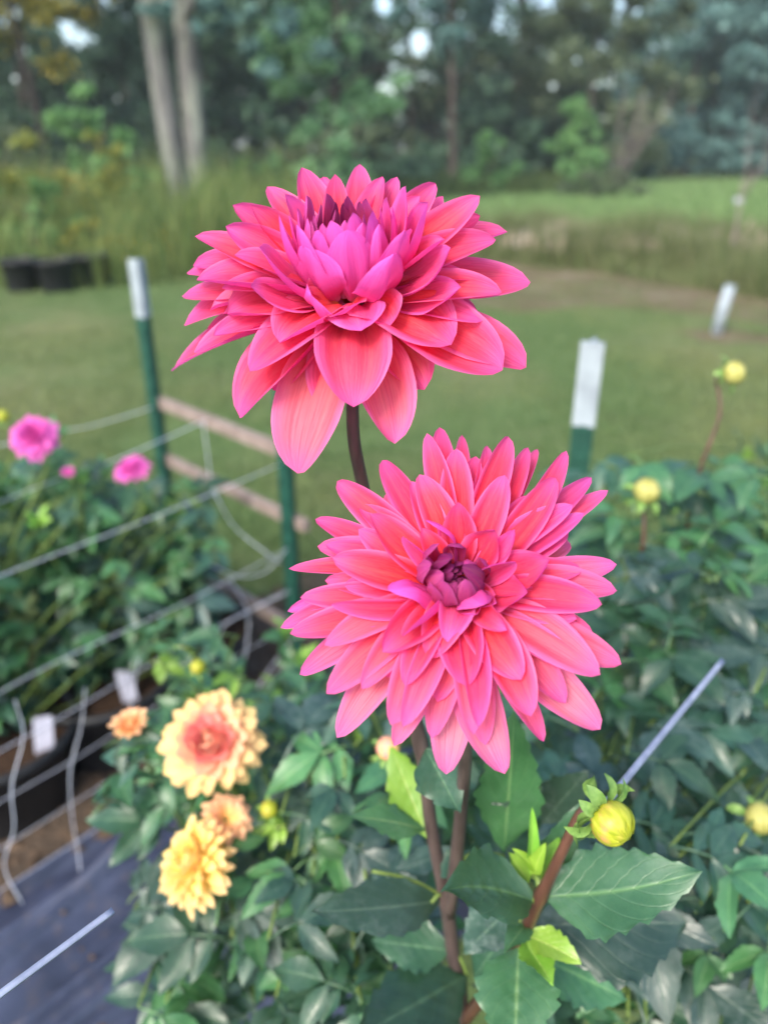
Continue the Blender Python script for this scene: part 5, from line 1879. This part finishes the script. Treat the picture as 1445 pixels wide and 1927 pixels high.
# ---- the near row to the right of and behind the two pink blooms
MIXR = ['old', 'dark', 'dark', 'mid', 'mid']
RB = [
    (at_z(1240, 1560, 0), .86, .20, 7, 9, 81, 'leafy dahlia behind the lower pink bloom with a yellow bud on a short stalk', MIXR),
    (at_z(1450, 1420, 0), .92, .22, 7, 9, 82, 'leafy dahlia at the right edge with a yellow bud on a long stalk', MIXR),
    (at_z(1330, 1330, 0), .80, .20, 6, 8, 83, 'leafy dahlia beside the thick white tipped post', ['dark', 'dark', 'mid', 'mid', 'fresh']),
    (at_z(1120, 1760, 0), .72, .18, 7, 8, 84, 'low dark dahlia under the yellow green bud', ['old', 'old', 'dark', 'dark', 'dark']),
    (at_z(1400, 1800, 0), .78, .20, 7, 8, 85, 'low dark dahlia in the right bottom corner', ['old', 'old', 'dark', 'dark', 'mid']),
    (at_z(650, 1640, 0), .64, .20, 8, 8, 86, 'dark dahlia behind the brown stems of the pink flowered one', ['old', 'dark', 'dark', 'dark', 'mid']),
    (at_z(880, 1640, 0), .66, .18, 7, 8, 87, 'dark dahlia straight behind the lower pink bloom and its leaves', ['old', 'dark', 'dark', 'mid']),
]
RBO = []
for c, top, spd, ns, nd, sd_, lb, mx in RB:
    RBO.append(bush('dahlia_bush', lb, c, top, spd, ns, nd + 1, sd_, mx, .84, .2, 'dahlias of the near row')[0])
b0, b1, b2, b3, b4, b5, b6 = RBO
spray(b2, grid(1060, 1445, 880, 1080, 7, 4, .98, 1.2, ['mid', 'fresh', 'mid', 'dark'], .95, 11), 11)
spray(b0, grid(1110, 1445, 1060, 1340, 6, 5, .86, 1.0, ['mid', 'dark', 'dark', 'old'], .9, 12), 12)
spray(b1, grid(1220, 1460, 1300, 1560, 4, 5, .78, .92, ['dark', 'old', 'dark'], .85, 13), 13)
spray(b3, grid(1040, 1260, 1420, 1760, 4, 5, .72, .82, ['dark', 'old', 'dark'], .8, 14), 14)
spray(b4, grid(1180, 1460, 1560, 1960, 5, 7, .64, .78, ['old', 'dark', 'dark', 'old', 'mid'], .8, 15), 15)
spray(b3, grid(940, 1200, 1760, 1960, 4, 3, .66, .74, ['old', 'dark', 'mid'], .75, 16), 16)
spray(b5, grid(540, 800, 1470, 1960, 5, 8, .68, .82, ['dark', 'mid', 'old', 'dark', 'mid'], .8, 17), 17)
spray(b6, grid(560, 1060, 1330, 1640, 7, 4, .78, .92, ['dark', 'old', 'dark', 'mid'], .9, 18), 18)
spray(b5, grid(470, 640, 1290, 1480, 3, 3, .92, 1.0, ['dark', 'mid'], .85, 19), 19)


def bud_on(plant, x, y, dd, r, foot, A=Vector((.2, -.5, .8)), mat=None):
    C = at_d(x, y, dd); A = A.normalized()
    bud(plant, C, A, r, 7, mat, hi=False)
    f = at_d(*foot)
    stalk(plant, [f - Vector((0, 0, .15)), f, f.lerp(C, .6), C - A * r * 1.6, C - A * r * .7], .0032, M_STEM_RED if y < 950 else M_STEM_GREEN)


M_PALEBUD = simple('bud_pale_yellow', lin(160, 158, 78), lin(200, 196, 124), 90, .5, .3, transl=.15)
bud_on(b1, 1382, 701, 1.05, .0150, (1312, 900, 1.08), Vector((.7, -.5, .4)), M_PALEBUD)
bud_on(b0, 1217, 923, .98, .0160, (1205, 1060, 1.0), Vector((.1, -.5, .9)), M_PALEBUD)
bud_on(b4, 1432, 1540, .72, .0135, (1425, 1640, .74), Vector((.1, -.6, .8)), M_PALEBUD)
bud_on(b6, 730, 1408, .72, .0105, (738, 1500, .75), Vector((.1, -.4, .9)), simple('bud_pink_yellow', lin(222, 120, 150), lin(226, 200, 90), 120, .5, .3))
p = at_d(1395, 1405, .98); q = at_d(1470, 1450, .94)
ob = board(p, q, .022, .018, 'short weathered rail end among leaves at the right edge')

# ------------------------------------------------------------------ evening air
hm = bpy.data.materials.new('haze')
hm.use_nodes = True
ht = hm.node_tree
ht.nodes.clear()
ho = ht.nodes.new('ShaderNodeOutputMaterial')
hv = ht.nodes.new('ShaderNodeVolumePrincipled')
hv.inputs['Color'].default_value = (0.80, 0.90, 1.0, 1)
hv.inputs['Density'].default_value = 0.0010
ht.links.new(hv.outputs[0], ho.inputs['Volume'])
V, F = box((-170, -25, -1.2), (170, 310, 18))
tag(link('haze', make_mesh('haze', V, F, smooth=False), None, (0, 0, 0), hm), 'thin bluish evening haze over the meadow and wood', 'haze', kind='stuff')
